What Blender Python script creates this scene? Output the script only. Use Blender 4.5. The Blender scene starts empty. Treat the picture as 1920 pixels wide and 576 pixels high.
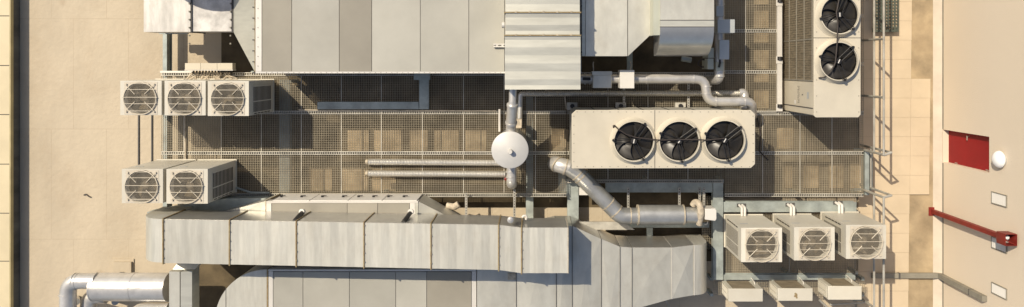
import bpy, math, random
from mathutils import Vector, Matrix
R = random.Random(7)
sc = bpy.context.scene
COL = sc.collection
H, F, CX, CY = 21.0, 1400.0, 1000.0, 122.0     # flying height, focal length and nadir of the photograph
def X(px, z): return (px - CX) * (H - z) / F
def Y(py, z): return -(py - CY) * (H - z) / F
def W(px, py, z): return Vector((X(px, z), Y(py, z), z))

# ------------------------------------------------------------------ materials
def mat(name, col, rough=.6, metal=0., var=.12, scale=1.5, stretch=(1, 1, 1), col2=None, bump=0., bscale=3.,
        dirt=0., dirtcol=(.12, .09, .06), spots=0., spotscale=6., coat=0., noseed=False):
    m = bpy.data.materials.new(name); m.use_nodes = True
    nt = m.node_tree; N = nt.nodes; L = nt.links
    b = N['Principled BSDF']
    b.inputs['Roughness'].default_value = rough; b.inputs['Metallic'].default_value = metal
    if coat: b.inputs['Coat Weight'].default_value = coat
    tc = N.new('ShaderNodeTexCoord'); oi = N.new('ShaderNodeObjectInfo')
    mp = N.new('ShaderNodeMapping'); mp.inputs['Scale'].default_value = stretch
    add = N.new('ShaderNodeVectorMath'); add.operation = 'ADD'
    sclv = N.new('ShaderNodeVectorMath'); sclv.operation = 'SCALE'; sclv.inputs['Scale'].default_value = 0. if noseed else 37.
    cmb = N.new('ShaderNodeCombineXYZ')
    for i in range(3): L.new(oi.outputs['Random'], cmb.inputs[i])
    L.new(cmb.outputs[0], sclv.inputs[0]); L.new(tc.outputs['Object'], add.inputs[0]); L.new(sclv.outputs[0], add.inputs[1])
    L.new(add.outputs[0], mp.inputs['Vector'])
    n = N.new('ShaderNodeTexNoise'); n.inputs['Scale'].default_value = scale; n.inputs['Detail'].default_value = 5.; n.inputs['Roughness'].default_value = .6
    L.new(mp.outputs[0], n.inputs['Vector'])
    cr = N.new('ShaderNodeValToRGB')
    c2 = col2 or tuple(c * (1 - 2.2 * var) for c in col)
    cr.color_ramp.elements[0].position = .32; cr.color_ramp.elements[1].position = .68
    cr.color_ramp.elements[0].color = (*c2, 1); cr.color_ramp.elements[1].color = (*[min(1, c * (1 + .35 * var)) for c in col], 1)
    L.new(n.outputs['Fac'], cr.inputs['Fac']); last = cr.outputs['Color']
    if dirt:
        n2 = N.new('ShaderNodeTexNoise'); n2.inputs['Scale'].default_value = scale * .6; n2.inputs['Detail'].default_value = 8.; n2.inputs['Roughness'].default_value = .72
        L.new(add.outputs[0], n2.inputs['Vector'])
        r2 = N.new('ShaderNodeMapRange'); r2.inputs[1].default_value = .5; r2.inputs[2].default_value = .75; r2.inputs[3].default_value = 0; r2.inputs[4].default_value = dirt
        L.new(n2.outputs['Fac'], r2.inputs[0])
        mx = N.new('ShaderNodeMixRGB'); mx.inputs[2].default_value = (*dirtcol, 1)
        L.new(r2.outputs[0], mx.inputs[0]); L.new(last, mx.inputs[1]); last = mx.outputs[0]
    if spots:
        v = N.new('ShaderNodeTexVoronoi'); v.inputs['Scale'].default_value = spotscale
        L.new(add.outputs[0], v.inputs['Vector'])
        r3 = N.new('ShaderNodeMapRange'); r3.inputs[1].default_value = .04; r3.inputs[2].default_value = .11; r3.inputs[3].default_value = spots; r3.inputs[4].default_value = 0
        L.new(v.outputs['Distance'], r3.inputs[0])
        mx = N.new('ShaderNodeMixRGB'); mx.inputs[2].default_value = (*dirtcol, 1)
        L.new(r3.outputs[0], mx.inputs[0]); L.new(last, mx.inputs[1]); last = mx.outputs[0]
    if name.startswith(('galvanised_s', 'ahu_roof', 'unit_enamel', 'weathered')):      # sheet to sheet tone differences
        rm = N.new('ShaderNodeMapRange'); rm.inputs[3].default_value = .86; rm.inputs[4].default_value = 1.06
        L.new(oi.outputs['Random'], rm.inputs[0])
        hv = N.new('ShaderNodeHueSaturation'); L.new(rm.outputs[0], hv.inputs['Value']); L.new(last, hv.inputs['Color']); last = hv.outputs[0]
    L.new(last, b.inputs['Base Color'])
    if bump:
        nb = N.new('ShaderNodeTexNoise'); nb.inputs['Scale'].default_value = bscale; nb.inputs['Detail'].default_value = 3.
        L.new(add.outputs[0], nb.inputs['Vector'])
        bp = N.new('ShaderNodeBump'); bp.inputs['Strength'].default_value = bump; bp.inputs['Distance'].default_value = .1
        L.new(nb.outputs['Fac'], bp.inputs['Height']); L.new(bp.outputs[0], b.inputs['Normal'])
    return m
M = {}
M['floor'] = mat('roof_membrane', (.535, .452, .328), .85, var=.06, scale=.9, stretch=(1, .45, 1), dirt=.55, dirtcol=(.41, .32, .215), spots=.5, spotscale=.8, bump=.15, bscale=9, noseed=True)
M['gutter'] = mat('stained_screed', (.46, .355, .22), .85, var=.22, scale=1.1, dirt=.5, dirtcol=(.30, .21, .12), noseed=True)
M['wall'] = mat('wall_render', (.72, .62, .485), .9, var=.02, scale=.3, bump=.12, bscale=30, noseed=True)
M['cove'] = mat('pale_cove', (.60, .52, .415), .8, var=.08)
M['paver'] = mat('paver', (.60, .49, .345), .9, var=.05, scale=1.3, dirt=.15, dirtcol=(.42, .32, .2))
M['joint'] = mat('paver_joint', (.42, .335, .23), .95)
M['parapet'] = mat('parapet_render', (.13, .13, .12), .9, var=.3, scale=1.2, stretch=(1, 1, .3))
M['coping'] = mat('coping_metal', (.66, .56, .36), .5, var=.05)
M['copingedge'] = mat('coping_edge', (.50, .42, .22), .5)
M['galv'] = mat('galvanised_sheet', (.67, .65, .56), .42, .5, var=.07, scale=3.2, stretch=(1, .5, 1), bump=.06, bscale=1.1, dirt=.34, dirtcol=(.47, .41, .32))
M['elbowmetal'] = mat('bright_bent_sheet', (.60, .59, .55), .30, .75, var=.06, scale=3, bump=.04, bscale=2)
M['galvx'] = mat('galvanised_streaks_across', (.635, .615, .53), .45, .4, var=.08, scale=2.2, stretch=(3.5, .5, .5), bump=.05, bscale=1.2, dirt=.34, dirtcol=(.46, .40, .31))
M['galvy'] = mat('galvanised_streaks_along', (.625, .615, .53), .42, .45, var=.07, scale=2.2, stretch=(.5, 3., .5), bump=.06, bscale=1.2)
M['galvrust'] = mat('galvanised_rusty', (.58, .56, .52), .5, .3, var=.14, scale=2.2, stretch=(2.5, .6, 1), dirt=.6, dirtcol=(.33, .24, .17))
M['blotch'] = mat('weathered_zinc', (.58, .56, .53), .5, .3, var=.2, scale=3, dirt=.5, dirtcol=(.38, .34, .29))
M['panel'] = mat('ahu_roof_panel', (.415, .40, .345), .65, .0, var=.07, scale=.8, dirt=.25, dirtcol=(.36, .33, .26))
M['panel_b'] = mat('ahu_roof_panel_dull', (.315, .29, .235), .65, .0, var=.07, scale=.8, dirt=.25, dirtcol=(.3, .27, .21))
M['panel_c'] = mat('ahu_roof_panel_pale', (.445, .43, .37), .65, .0, var=.06, scale=.8, dirt=.2, dirtcol=(.42, .39, .31))
M['ahuside'] = mat('ahu_side_sheet', (.55, .53, .48), .6, .1)
M['trim'] = mat('white_aluminium_trim', (.66, .63, .57), .45, .1, var=.06)
M['sealant'] = mat('rusty_flange', (.20, .13, .06), .8, var=.35, scale=9, col2=(.33, .27, .15))
M['seam'] = mat('dark_seam', (.09, .085, .08), .8)
M['white'] = mat('cream_paint', (.60, .545, .43), .45, var=.05, scale=1.2, dirt=.12, dirtcol=(.5, .42, .3))
M['unitwhite'] = mat('unit_enamel', (.68, .64, .535), .45, var=.05, scale=1.2, dirt=.35, dirtcol=(.50, .43, .31))
M['collar'] = mat('collar_sheet', (.58, .52, .42), .5, var=.06)
M['lid'] = mat('painted_lid', (.575, .565, .535), .5, .1, var=.05)
M['whiter'] = mat('white_paint', (.72, .69, .63), .4, var=.03)
M['guard'] = mat('guard_wire', (.60, .53, .41), .5)
M['cavity'] = mat('dark_cavity', (.045, .032, .018), .8, var=.3, scale=5)
M['coil'] = mat('coil_fins', (.27, .225, .155), .7, .2, var=.2, scale=4, stretch=(1, 6, 1))
M['fanblade'] = mat('black_blade', (.034, .029, .022), .38, var=.3)
M['beigeblade'] = mat('beige_blade', (.13, .098, .055), .5, var=.1)
M['black'] = mat('black_plastic', (.018, .017, .017), .5)
M['cable'] = mat('black_cable', (.04, .03, .025), .6)
M['palecable'] = mat('pale_insulation', (.62, .53, .40), .8, var=.2, scale=9)
M['alu'] = mat('aluminium_cladding', (.68, .655, .61), .34, .5, var=.10, scale=3, bump=.10, bscale=4, dirt=.25, dirtcol=(.42, .37, .28))
M['ducttube'] = mat('spiral_duct', (.60, .595, .555), .34, .65, var=.12, scale=2.5, bump=.08, bscale=3)
M['flex'] = mat('ribbed_flex', (.72, .69, .62), .36, .6, var=.06, scale=4)
M['band'] = mat('joint_band', (.58, .50, .37), .6, .2, var=.2, scale=8)
M['beam'] = mat('galvanised_beam', (.43, .475, .445), .55, .3, var=.18, scale=2.5, dirt=.25, dirtcol=(.24, .22, .17))
M['grate'] = mat('grating_steel', (.42, .365, .265), .6, .25, var=.15, scale=2)
M['channel'] = mat('channel_steel', (.58, .55, .47), .55, .3, var=.15, scale=3)
M['greengrate'] = mat('green_grating', (.10, .115, .09), .7, .1, var=.2)
M['rail'] = mat('rail_steel', (.50, .475, .41), .5, .35, var=.15, scale=3)
M['red'] = mat('red_paint', (.29, .004, .006), .7, var=.08, scale=1.5)
M['redpost'] = mat('red_oxide_paint', (.24, .022, .014), .55, var=.15, scale=4)
M['globe'] = mat('opal_glass', (.86, .86, .85), .25, var=.01)
M['trunking'] = mat('grey_trunking', (.27, .25, .20), .7, var=.12, scale=3)
M['green'] = mat('pale_green_case', (.46, .47, .38), .5, var=.06)
M['greybox'] = mat('grey_actuator_case', (.46, .48, .47), .5, .1, var=.05)
M['floorshade'] = mat('painted_floor_shade', (.14, .105, .058), .9, var=.25, scale=1.5, noseed=True)  # darkened floor tone paints in the shade under gratings and ducts
M['halfshade'] = mat('lighter_floor_shade', (.26, .215, .145), .9, var=.25, scale=1.5, noseed=True)  # lighter version of the painted floor shade, where more sun gets through
M['sunpatch'] = mat('sunlit_floor_patch', (.56, .43, .265), .9, var=.2, scale=3, dirt=.3, dirtcol=(.3, .2, .11))  # pale tone paints sunlit floor glimpsed through the grating
M['concrete'] = mat('building_concrete', (.35, .33, .3), .9)
M['ground'] = mat('asphalt', (.05, .05, .05), .9)
# roof: welded sheet seams across the membrane
def seams(m, sx, sy, width, colr, off=(0, 0)):
    nt = m.node_tree; N = nt.nodes; L = nt.links; b = N['Principled BSDF']
    src = b.inputs['Base Color'].links[0].from_socket
    tc = N.new('ShaderNodeTexCoord'); mp = N.new('ShaderNodeMapping'); mp.inputs['Location'].default_value = (off[0], off[1], 0)
    L.new(tc.outputs['Object'], mp.inputs[0])
    nz = N.new('ShaderNodeTexNoise'); nz.inputs['Scale'].default_value = .7
    L.new(tc.outputs['Object'], nz.inputs['Vector'])
    br = N.new('ShaderNodeTexBrick'); br.offset = .4; br.inputs['Scale'].default_value = 1.
    br.inputs['Brick Width'].default_value = sx; br.inputs['Row Height'].default_value = sy; br.inputs['Mortar Size'].default_value = width
    br.inputs['Mortar Smooth'].default_value = .9
    L.new(mp.outputs[0], br.inputs['Vector'])
    mu = N.new('ShaderNodeMath'); mu.operation = 'MULTIPLY'
    L.new(br.outputs['Fac'], mu.inputs[0]); L.new(nz.outputs['Fac'], mu.inputs[1])
    mx = N.new('ShaderNodeMixRGB'); mx.inputs[2].default_value = (*colr, 1)
    L.new(mu.outputs[0], mx.inputs[0]); L.new(src, mx.inputs[1]); L.new(mx.outputs[0], b.inputs['Base Color'])
seams(M['floor'], 1.55, 3.1, .014, (.39, .31, .215), (.35, .2))

# ------------------------------------------------------------------ mesh builder
class MB:
    def __init__(s): s.v = []; s.f = []
    def add(s, vs, fs):
        o = len(s.v); s.v += [Vector(v) for v in vs]; s.f += [tuple(i + o for i in f) for f in fs]; return s
    def box(s, x0, y0, z0, x1, y1, z1):
        x0, x1 = min(x0, x1), max(x0, x1); y0, y1 = min(y0, y1), max(y0, y1); z0, z1 = min(z0, z1), max(z0, z1)
        return s.add([(x0, y0, z0), (x1, y0, z0), (x1, y1, z0), (x0, y1, z0), (x0, y0, z1), (x1, y0, z1), (x1, y1, z1), (x0, y1, z1)],
                     [(3, 2, 1, 0), (4, 5, 6, 7), (0, 1, 5, 4), (1, 2, 6, 5), (2, 3, 7, 6), (3, 0, 4, 7)])
    def pbox(s, px0, py0, px1, py1, zt, zb):        # box whose top face sits at height zt
        return s.box(X(px0, zt), Y(py1, zt), zb, X(px1, zt), Y(py0, zt), zt)
    def prism(s, poly, z0, z1, axis='z'):
        n = len(poly)
        def c(p, t): return {'z': (p[0], p[1], t), 'x': (t, p[0], p[1]), 'y': (p[0], t, p[1])}[axis]
        vs = [c(p, z0) for p in poly] + [c(p, z1) for p in poly]
        return s.add(vs, [tuple(range(n))[::-1], tuple(range(n, 2 * n))] + [(i, (i + 1) % n, n + (i + 1) % n, n + i) for i in range(n)])
    def pprism(s, pts, zt, zb): return s.prism([(X(a, zt), Y(b, zt)) for a, b in pts], zb, zt)
    def loft(s, rings, cap=True):
        n = len(rings[0]); o = len(s.v); vs = [p for r in rings for p in r]; fs = []
        for k in range(len(rings) - 1):
            for i in range(n):
                a, b = k * n + i, k * n + (i + 1) % n
                fs.append((a, b, b + n, a + n))
        if cap: fs += [tuple(range(n))[::-1], tuple(range((len(rings) - 1) * n, len(rings) * n))]
        return s.add(vs, fs)
    def tube(s, pts, r, seg=16, cap=True):           # r: number or list
        pts = [Vector(p) for p in pts]; n = len(pts); rs = r if isinstance(r, (list, tuple)) else [r] * n
        t0 = (pts[1] - pts[0]).normalized()
        u = t0.orthogonal().normalized(); rings = []
        for i in range(n):
            if i == 0: t = pts[1] - pts[0]
            elif i == n - 1: t = pts[-1] - pts[-2]
            else:
                a = (pts[i] - pts[i - 1]); b = (pts[i + 1] - pts[i])
                t = (a.normalized() if a.length > 1e-7 else b.normalized()) + (b.normalized() if b.length > 1e-7 else a.normalized())
            t.normalize(); u = (u - t * u.dot(t)).normalized(); w = t.cross(u)
            rings.append([pts[i] + (u * math.cos(2 * math.pi * k / seg) + w * math.sin(2 * math.pi * k / seg)) * rs[i] for k in range(seg)])
        return s.loft(rings, cap)
    def cyl(s, x, y, z0, z1, r, seg=32, r2=None): return s.tube([(x, y, z0), (x, y, z1)], [r, r if r2 is None else r2], seg)
    def lathe(s, x, y, prof, seg=40, close=False):   # prof [(r, z)]
        rings = [[(x + r * math.cos(2 * math.pi * k / seg), y + r * math.sin(2 * math.pi * k / seg), z) for k in range(seg)] for r, z in prof]
        return s.loft(rings, close)
    def holeplate(s, x0, y0, x1, y1, z, cx, cy, r, seg=48):
        vs = []; fs = []
        for k in range(seg):
            a = 2 * math.pi * (k + .5) / seg; c, d = math.cos(a), math.sin(a)
            vs.append((cx + r * c, cy + r * d, z))
            t = min(((x1 - cx) / c if c > 1e-9 else (x0 - cx) / c if c < -1e-9 else 9e9), ((y1 - cy) / d if d > 1e-9 else (y0 - cy) / d if d < -1e-9 else 9e9))
            vs.append((cx + t * c, cy + t * d, z))
        for k in range(seg):
            a, b = 2 * k, 2 * ((k + 1) % seg); fs.append((a, a + 1, b + 1, b))
        q = len(vs)
        for cxn, cyn in ((x0, y0), (x1, y0), (x1, y1), (x0, y1)):   # fill the four corners
            ang = math.atan2(cyn - cy, cxn - cx) % (2 * math.pi); k = int(math.floor(ang * seg / (2 * math.pi) - .5)) % seg
            vs.append((cxn, cyn, z)); fs.append((2 * k + 1, q, 2 * ((k + 1) % seg) + 1)); q += 1
        return s.add(vs, fs)
    def build(s, name, m, parent=None, bevel=0., label=None, sub=None):
        if name in SPLIT and not getattr(s, 'whole', False):
            pr = list(range(len(s.v)))
            def find(a):
                while pr[a] != a: pr[a] = pr[pr[a]]; a = pr[a]
                return a
            for f in s.f:
                for i in f[1:]: pr[find(i)] = find(f[0])
            groups = {}
            for f in s.f: groups.setdefault(find(f[0]), []).append(f)
            res = None
            for fs in groups.values():
                q = MB(); q.whole = True; ids = sorted({i for f in fs for i in f}); mp = {i: k for k, i in enumerate(ids)}
                q.v = [s.v[i] for i in ids]; q.f = [tuple(mp[i] for i in f) for f in fs]
                o = q.build(name, m, parent, bevel, label, sub); res = res or o
            return res
        me = bpy.data.meshes.new(name); o0 = Vector((0, 0, 0))
        root = sub or parent
        if parent: o0 = ROOT[root_of(parent)]
        else: o0 = Vector((0, 0, 0))
        if parent is None and s.v:
            lo = Vector((min(v.x for v in s.v), min(v.y for v in s.v), min(v.z for v in s.v))); hi = Vector((max(v.x for v in s.v), max(v.y for v in s.v), 0))
            o0 = Vector(((lo.x + hi.x) / 2, (lo.y + hi.y) / 2, lo.z))
        me.from_pydata([tuple(v - o0) for v in s.v], [], s.f)
        me.validate(); me.materials.append(m)
        import bmesh
        bm = bmesh.new(); bm.from_mesh(me); bmesh.ops.recalc_face_normals(bm, faces=bm.faces[:]); bm.to_mesh(me); bm.free()
        for p in me.polygons: p.use_smooth = True
        me.set_sharp_from_angle(angle=math.radians(.6 if name in FOLDED else 32))
        o = bpy.data.objects.new(name, me); COL.objects.link(o)
        if parent: o.parent = parent
        else: o.location = o0; ROOT[o] = o0
        if bevel:
            b = o.modifiers.new('bevel', 'BEVEL'); b.width = bevel; b.segments = 2; b.limit_method = 'ANGLE'
        if label: o['label'] = label
        return o
ROOT = {}
FOLDED = {'duct_section', 'transition', 'sheet_half', 'sheet_panel', 'corner_panel'}
SPLIT = {'joint_band', 'silencer_rim', 'guard_stud', 'flange_clip', 'coping_joint', 'hinge', 'latch', 'strap_clip', 'upper_case'}
def root_of(o):
    while o.parent: o = o.parent
    return o
def thing(name, label, cat, loc, group=None):
    o = bpy.data.objects.new(name, None); COL.objects.link(o); o.empty_display_size = .3
    o.location = loc; ROOT[o] = Vector(loc); tag(o, label, cat, group); return o
def tag(o, label, cat, group=None):
    o['label'] = label; o['category'] = cat
    if group: o['group'] = group
    return o
def struct(o): o['kind'] = 'structure'; return o
def copy_tree(o, parent=None):
    c = o.copy(); COL.objects.link(c)
    if parent: c.parent = parent
    for ch in o.children: copy_tree(ch, c)
    return c
def rounded(pts, rad, n=6):
    pts = [Vector(p) for p in pts]; out = [pts[0]]
    for i in range(1, len(pts) - 1):
        a = (pts[i - 1] - pts[i]); b = (pts[i + 1] - pts[i])
        ang = a.angle(b); d = min(rad / math.tan(ang / 2), a.length * .49, b.length * .49)
        p, q = pts[i] + a.normalized() * d, pts[i] + b.normalized() * d
        for k in range(n + 1):
            t = k / n; out.append(p * (1 - t) ** 2 + pts[i] * 2 * t * (1 - t) + q * t * t)
    out.append(pts[-1]); return out
def ring(mb, p, d, r, w, seg=20):
    p = Vector(p); d = Vector(d).normalized(); return mb.tube([p - d * w / 2, p + d * w / 2], r, seg)
def ribbed(mb, a, b, r, pitch=.05, amp=.012, seg=14):
    a, b = Vector(a), Vector(b); n = int((b - a).length / pitch * 2); rs = [r + (amp if k % 2 else -amp) for k in range(n + 1)]
    return mb.tube([a.lerp(b, k / n) for k in range(n + 1)], rs, seg)

# ------------------------------------------------------------------ setting
ZW = X(1762, 0)                                       # plane of the facade on the right
struct(MB().box(-400, -400, -14.2, 400, 400, -14).build('ground', M['ground']))
fl = MB().box(-15.3, -13, -.5, ZW + .4, 16, 0).build('roof_floor', M['floor']); struct(fl)
bd = MB().box(-15.25, -12.9, -14, ZW + .3, 15.9, -.51).build('host_building', M['concrete'])
tag(bd, 'concrete building mass carrying the plant roof', 'building')
# parapet
pa = thing('parapet', 'low parapet along the left roof edge with yellowish metal coping', 'parapet', (-14.6, 0, 0))
pe = X(20, .41)
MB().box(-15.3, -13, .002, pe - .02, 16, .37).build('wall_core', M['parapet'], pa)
mb = MB()
ys = [Y(v, .41) for v in (-330, -248, -155, -62, 30, 123, 215, 308, 400, 490, 583, 676, 770, 860, 960)]
for a, b in zip(ys, ys[1:]): mb.box(-15.5, b + .012, .372, pe - .035, a - .012, .41)
MB_c = mb.build('coping', M['coping'], pa)
MB().box(pe - .034, -13, .30, pe, 16, .414).build('coping_edge', M['copingedge'], pa)
mb = MB()
for y in ys[1:-1]: mb.box(-15.5, y - .012, .371, pe - .034, y + .012, .395)
mb.build('coping_joint', M['seam'], pa)
# right side: stained gutter, cove, pavement
g = MB().box(X(1640, 0), -13, .004, X(1752, 0), 16, .008).build('gutter', M['gutter']); struct(g)
c = MB().prism([(X(1749, 0), .009), (ZW - .004, .009), (ZW - .004, .14)], -13, 16, 'y').build('cove', M['cove']); struct(c)
pv = MB(); zt = .055; st = 36.2; bed = MB()
for i in range(-8, 19):
    y0, y1 = 3 + i * st, 3 + (i + 1) * st; sk = -i * .45
    ed = [(1614, 1640.5), (1640.5, 1710)] + ([(1710, 1746.5)] if 165 < (y0 + y1) / 2 < 362 else [])
    for a, b in ed: pv.pbox(a + sk + .17, y0 + .17, b + sk - .17, y1 - .17, zt + R.uniform(0, .003), .012)
    bed.pbox(1614 + sk, y0, ed[-1][1] + sk - .4, y1, .046, .0125)
struct(bed.build('pavement_bed', M['joint']))
pvo = pv.build('pavement', M['paver']); struct(pvo)
# facade wall with the recessed red door
DY0, DY1, DZ0, DZ1 = -2.715, -1.80, .16, 2.28
wl = thing('facade_wall', 'tall beige rendered wall rising along the right edge of the roof', 'wall', (ZW, 0, 0))
mb = MB(); T = .5
mb.box(ZW, -13, .01, ZW + T, DY0, 3.9).box(ZW, DY1, .01, ZW + T, 16, 3.9).box(ZW, DY0, DZ1, ZW + T, DY1, 3.9).box(ZW, DY0, .01, ZW + T, DY1, DZ0)
mb.build('rendered_face', M['wall'], wl)
MB().box(ZW - .006, -13, .141, ZW - .001, DY0 - .02, .20).box(ZW - .006, DY1 + .02, .141, ZW - .001, 16, .20).build('base_joint', M['trunking'], wl)
dr = thing('door', 'plain dark red door set back in the beige wall', 'door', (ZW + .16, DY0, DZ0))
MB().box(ZW + .16, DY0 + .003, DZ0 + .003, ZW + .21, DY1 - .003, DZ1 - .003).build('leaf', M['red'], dr)
mb = MB()
for z in (.5, 1.9): mb.tube([(ZW + .15, DY0 + .03, z), (ZW + .15, DY0 + .03, z + .1)], .012, 8)
mb.build('hinge', M['rail'], dr)
mb = MB().tube([(ZW + .165, DY1 - .09, 1.15), (ZW + .1, DY1 - .09, 1.15)], .012, 8).box(ZW + .09, DY1 - .2, 1.14, ZW + .105, DY1 - .08, 1.165)
mb.build('handle', M['rail'], dr)
lampx = thing('wall_lamp', 'white oval globe lamp on the beige wall below the red door head', 'lamp', (ZW, -2.30, 2.80))
lampx['label'] = 'white round globe lamp on the beige wall beside the red door'
mb = MB().tube([(ZW - .001, -2.30, 2.80), (ZW - .035, -2.30, 2.80)], .17, 28); mb.build('base_ring', M['greybox'], lampx)
pr = [(.21 * math.cos(a), .15 * math.sin(a)) for a in [k * math.pi / 2 / 9 for k in range(10)]]
mb = MB(); rings = [[(ZW - .036 - h, -2.30 + r * math.cos(2 * math.pi * k / 32), 2.80 + r * math.sin(2 * math.pi * k / 32)) for k in range(32)] for r, h in [(.19, 0)] + [(max(r, .004), h + .03) for r, h in pr]]
mb.loft(rings); mb.build('globe', M['globe'], lampx)
for i, (ya, yb, lab) in enumerate([(-3.42, -3.165, 'white louvred wall vent nearest below the red door'), (-4.53, -4.28, 'white louvred wall vent partly hidden behind the red post head'), (-5.65, -5.42, 'white louvred wall vent lowest on the beige wall, beyond the red post')]):
    v = thing('wall_vent', lab, 'vent', (ZW, (ya + yb) / 2, 2.42), 'louvred vents in the beige wall')
    za, zb = 2.42, 2.98
    mb = MB().box(ZW - .03, ya - .02, za - .02, ZW - .001, ya, zb + .02).box(ZW - .03, yb, za - .02, ZW - .001, yb + .02, zb + .02).box(ZW - .03, ya, za - .02, ZW - .001, yb, za).box(ZW - .03, ya, zb, ZW - .001, yb, zb + .02)
    mb.build('frame', M['trunking'], v)
    mb = MB(); n = 8
    mb.box(ZW - .006, ya, za, ZW - .002, yb, zb)
    for k in range(n):
        z = za + (k + .1) * (zb - za) / n
        mb.prism([(ZW - .006, z + .055), (ZW - .028, z + .012), (ZW - .028, z + .002), (ZW - .006, z + .045)], ya + .001, yb - .001, 'y')
    mb.build('louvre', M['whiter'], v)
# red post with box head
px_, py_ = ZW - .2, Y(397, .05)
rp = thing('red_post', 'red steel post standing against the beige wall with an open box head', 'post', (px_, py_, .01))
mb = MB().loft([[(px_ + a * .058, py_ + b * .055, .03) for a, b in ((-1, -1), (1, -1), (1, 1), (-1, 1))], [(px_ + a * .058, py_ + b * .055, 3.0) for a, b in ((-1, -1), (1, -1), (1, 1), (-1, 1))]])
mb.build('shaft', M['redpost'], rp)
MB().box(px_ - .12, py_ - .12, .009, px_ + .12, py_ + .12, .03).build('base_plate', M['redpost'], rp)
mb = MB(); q = [(-1, -1), (1, -1), (1, 1), (-1, 1)]
def sq(h, z): return [(px_ + a * h, py_ + b * h, z) for a, b in q]
mb.loft([sq(.062, 2.98), sq(.138, 3.12), sq(.138, 3.46), sq(.132, 3.46), sq(.1315, 3.13)], cap=False)
mb.build('box_head', M['redpost'], rp)
MB().box(px_ - .131, py_ - .131, 3.13, px_ + .131, py_ + .131, 3.15).build('box_floor', M['beam'], rp)
mb = MB().lathe(px_ + .02, py_ + .02, [(.03, 3.151), (.035, 3.20), (.055, 3.24), (.045, 3.29), (.01, 3.30)], 16, True); mb.build('lamp_bulb', M['globe'], rp)
MB().tube([(px_ - .134, py_ + .0, 3.42), (px_ + .134, py_ - .13, 3.42)], .012, 8).build('cross_bar', M['redpost'], rp)
# grey trunking along the roof and up the wall
tk = thing('cable_trunking', 'grey cable trunking crossing the pavers and climbing the beige wall', 'trunking', (X(1700, .15), Y(517, .15), 0.06))
ty = Y(517.5, .15)
MB().box(X(1636, .15), ty - .07, .062, ZW - .016, ty + .07, .15).build('floor_run', M['trunking'], tk)
MB().box(ZW - .13, ty - .07, .152, ZW - .004, ty + .07, 2.2).build('wall_run', M['trunking'], tk)
mb = MB().box(ZW - .134, ty - .075, 1.6, ZW - .003, ty + .075, 1.63).box(X(1685, .15), ty - .075, .061, X(1685, .15) + .05, ty + .075, .154)
mb.build('strap', M['seam'], tk)

uf = MB(); uf.pprism([(415, -190), (1345, -190), (1345, 389), (470, 389), (415, 340)], .006, .001).pprism([(1176, 389.2), (1345, 389.2), (1345, 490), (1100, 490), (1100, 433), (1176, 433)], .006, .001).pprism([(362, 494), (505, 494), (505, 640), (362, 640)], .006, .001)  # dark sheets paint shade onto the floor below gratings and in recesses
u2 = MB(); u2.pprism([(1345.3, -190), (1618, -190), (1618, 372), (1345.3, 372)], .006, .001); struct(u2.build('half_shade_sheet', M['halfshade']))  # lighter sheet of painted shade for the sunnier right side
struct(uf.build('shade_sheet', M['floorshade']))
def sunpatch(a, b, c_, d_, lab):  # thin pale slab standing in for a patch of sunlight on the floor
    tag(MB().pbox(a, b, c_, d_, .06, .007).build('sunlit_floor_patch', M['sunpatch'], bevel=.008), lab, 'sunpatch', 'painted sunlit patches on the floor under the gratings')
for k, (a, c_) in enumerate([(652, 692), (702, 756), (769, 803), (814, 860), (872, 912)]): sunpatch(a, 244, c_, 286, ['first', 'second', 'third', 'fourth', 'fifth'][k] + ' from the left of the painted sunlit patches under the grating above the ribbed pipes')
for k, (a, c_) in enumerate([(584, 622), (641, 690), (697, 742)]): sunpatch(a, 317, c_, 358, ['first', 'second', 'third'][k] + ' from the left of the painted sunlit patches under the grating below the ribbed pipes')
for k, (b, d_) in enumerate([(-25, 8), (20, 53), (60, 80), (94, 130), (137, 154), (170, 203)]): sunpatch(1414, b, 1441, d_, ['topmost', 'second', 'third', 'fourth', 'fifth', 'lowest'][k] + ' of the painted sunlit patches in the column beside the two fan chiller')
for k, (a, c_) in enumerate([(1472, 1486), (1508, 1535), (1555, 1582), (1594, 1612)]): sunpatch(a, 308, c_, 353, ['first', 'second', 'third', 'fourth'][k] + ' from the left of the painted sunlit patches under the dark walkway by the ladder')
sunpatch(1458, 240, 1488, 279, 'single painted pad under the grating just right of the three fan chiller')
sunpatch(1030, 243, 1066, 286, 'single painted pad under the grating between the round tank and the three fan chiller')
# ------------------------------------------------------------------ roof hatch, debris
hx0, hy0, hx1, hy1 = X(207, .05), Y(520, .05), X(250, .05), Y(486, .05)
ht = thing('roof_hatch', 'small square beige hatch cover on the roof beside the silver pipes', 'hatch', (hx0, hy0, 0))
MB().box(hx0, hy0, .002, hx1, hy1, .03).build('frame', M['floor'], ht)
MB().box(hx0 + .1, hy0, .031, hx1 - .04, hy1 - .07, .10).build('lid', M['floor'], ht)
MB().box(hx0 + .3, hy0 + .1, .1005, hx0 + .42, hy0 + .16, .13).build('handle', M['black'], ht)
db = MB().tube(rounded([W(157, 366, .02), W(161, 364, .02), W(166, 368, .02), W(170, 370, .02)], .05, 3), .018, 6).build('twig', M['cable']); tag(db, 'small bent dark twig lying alone on the beige roof', 'debris')
sp = MB()

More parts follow.
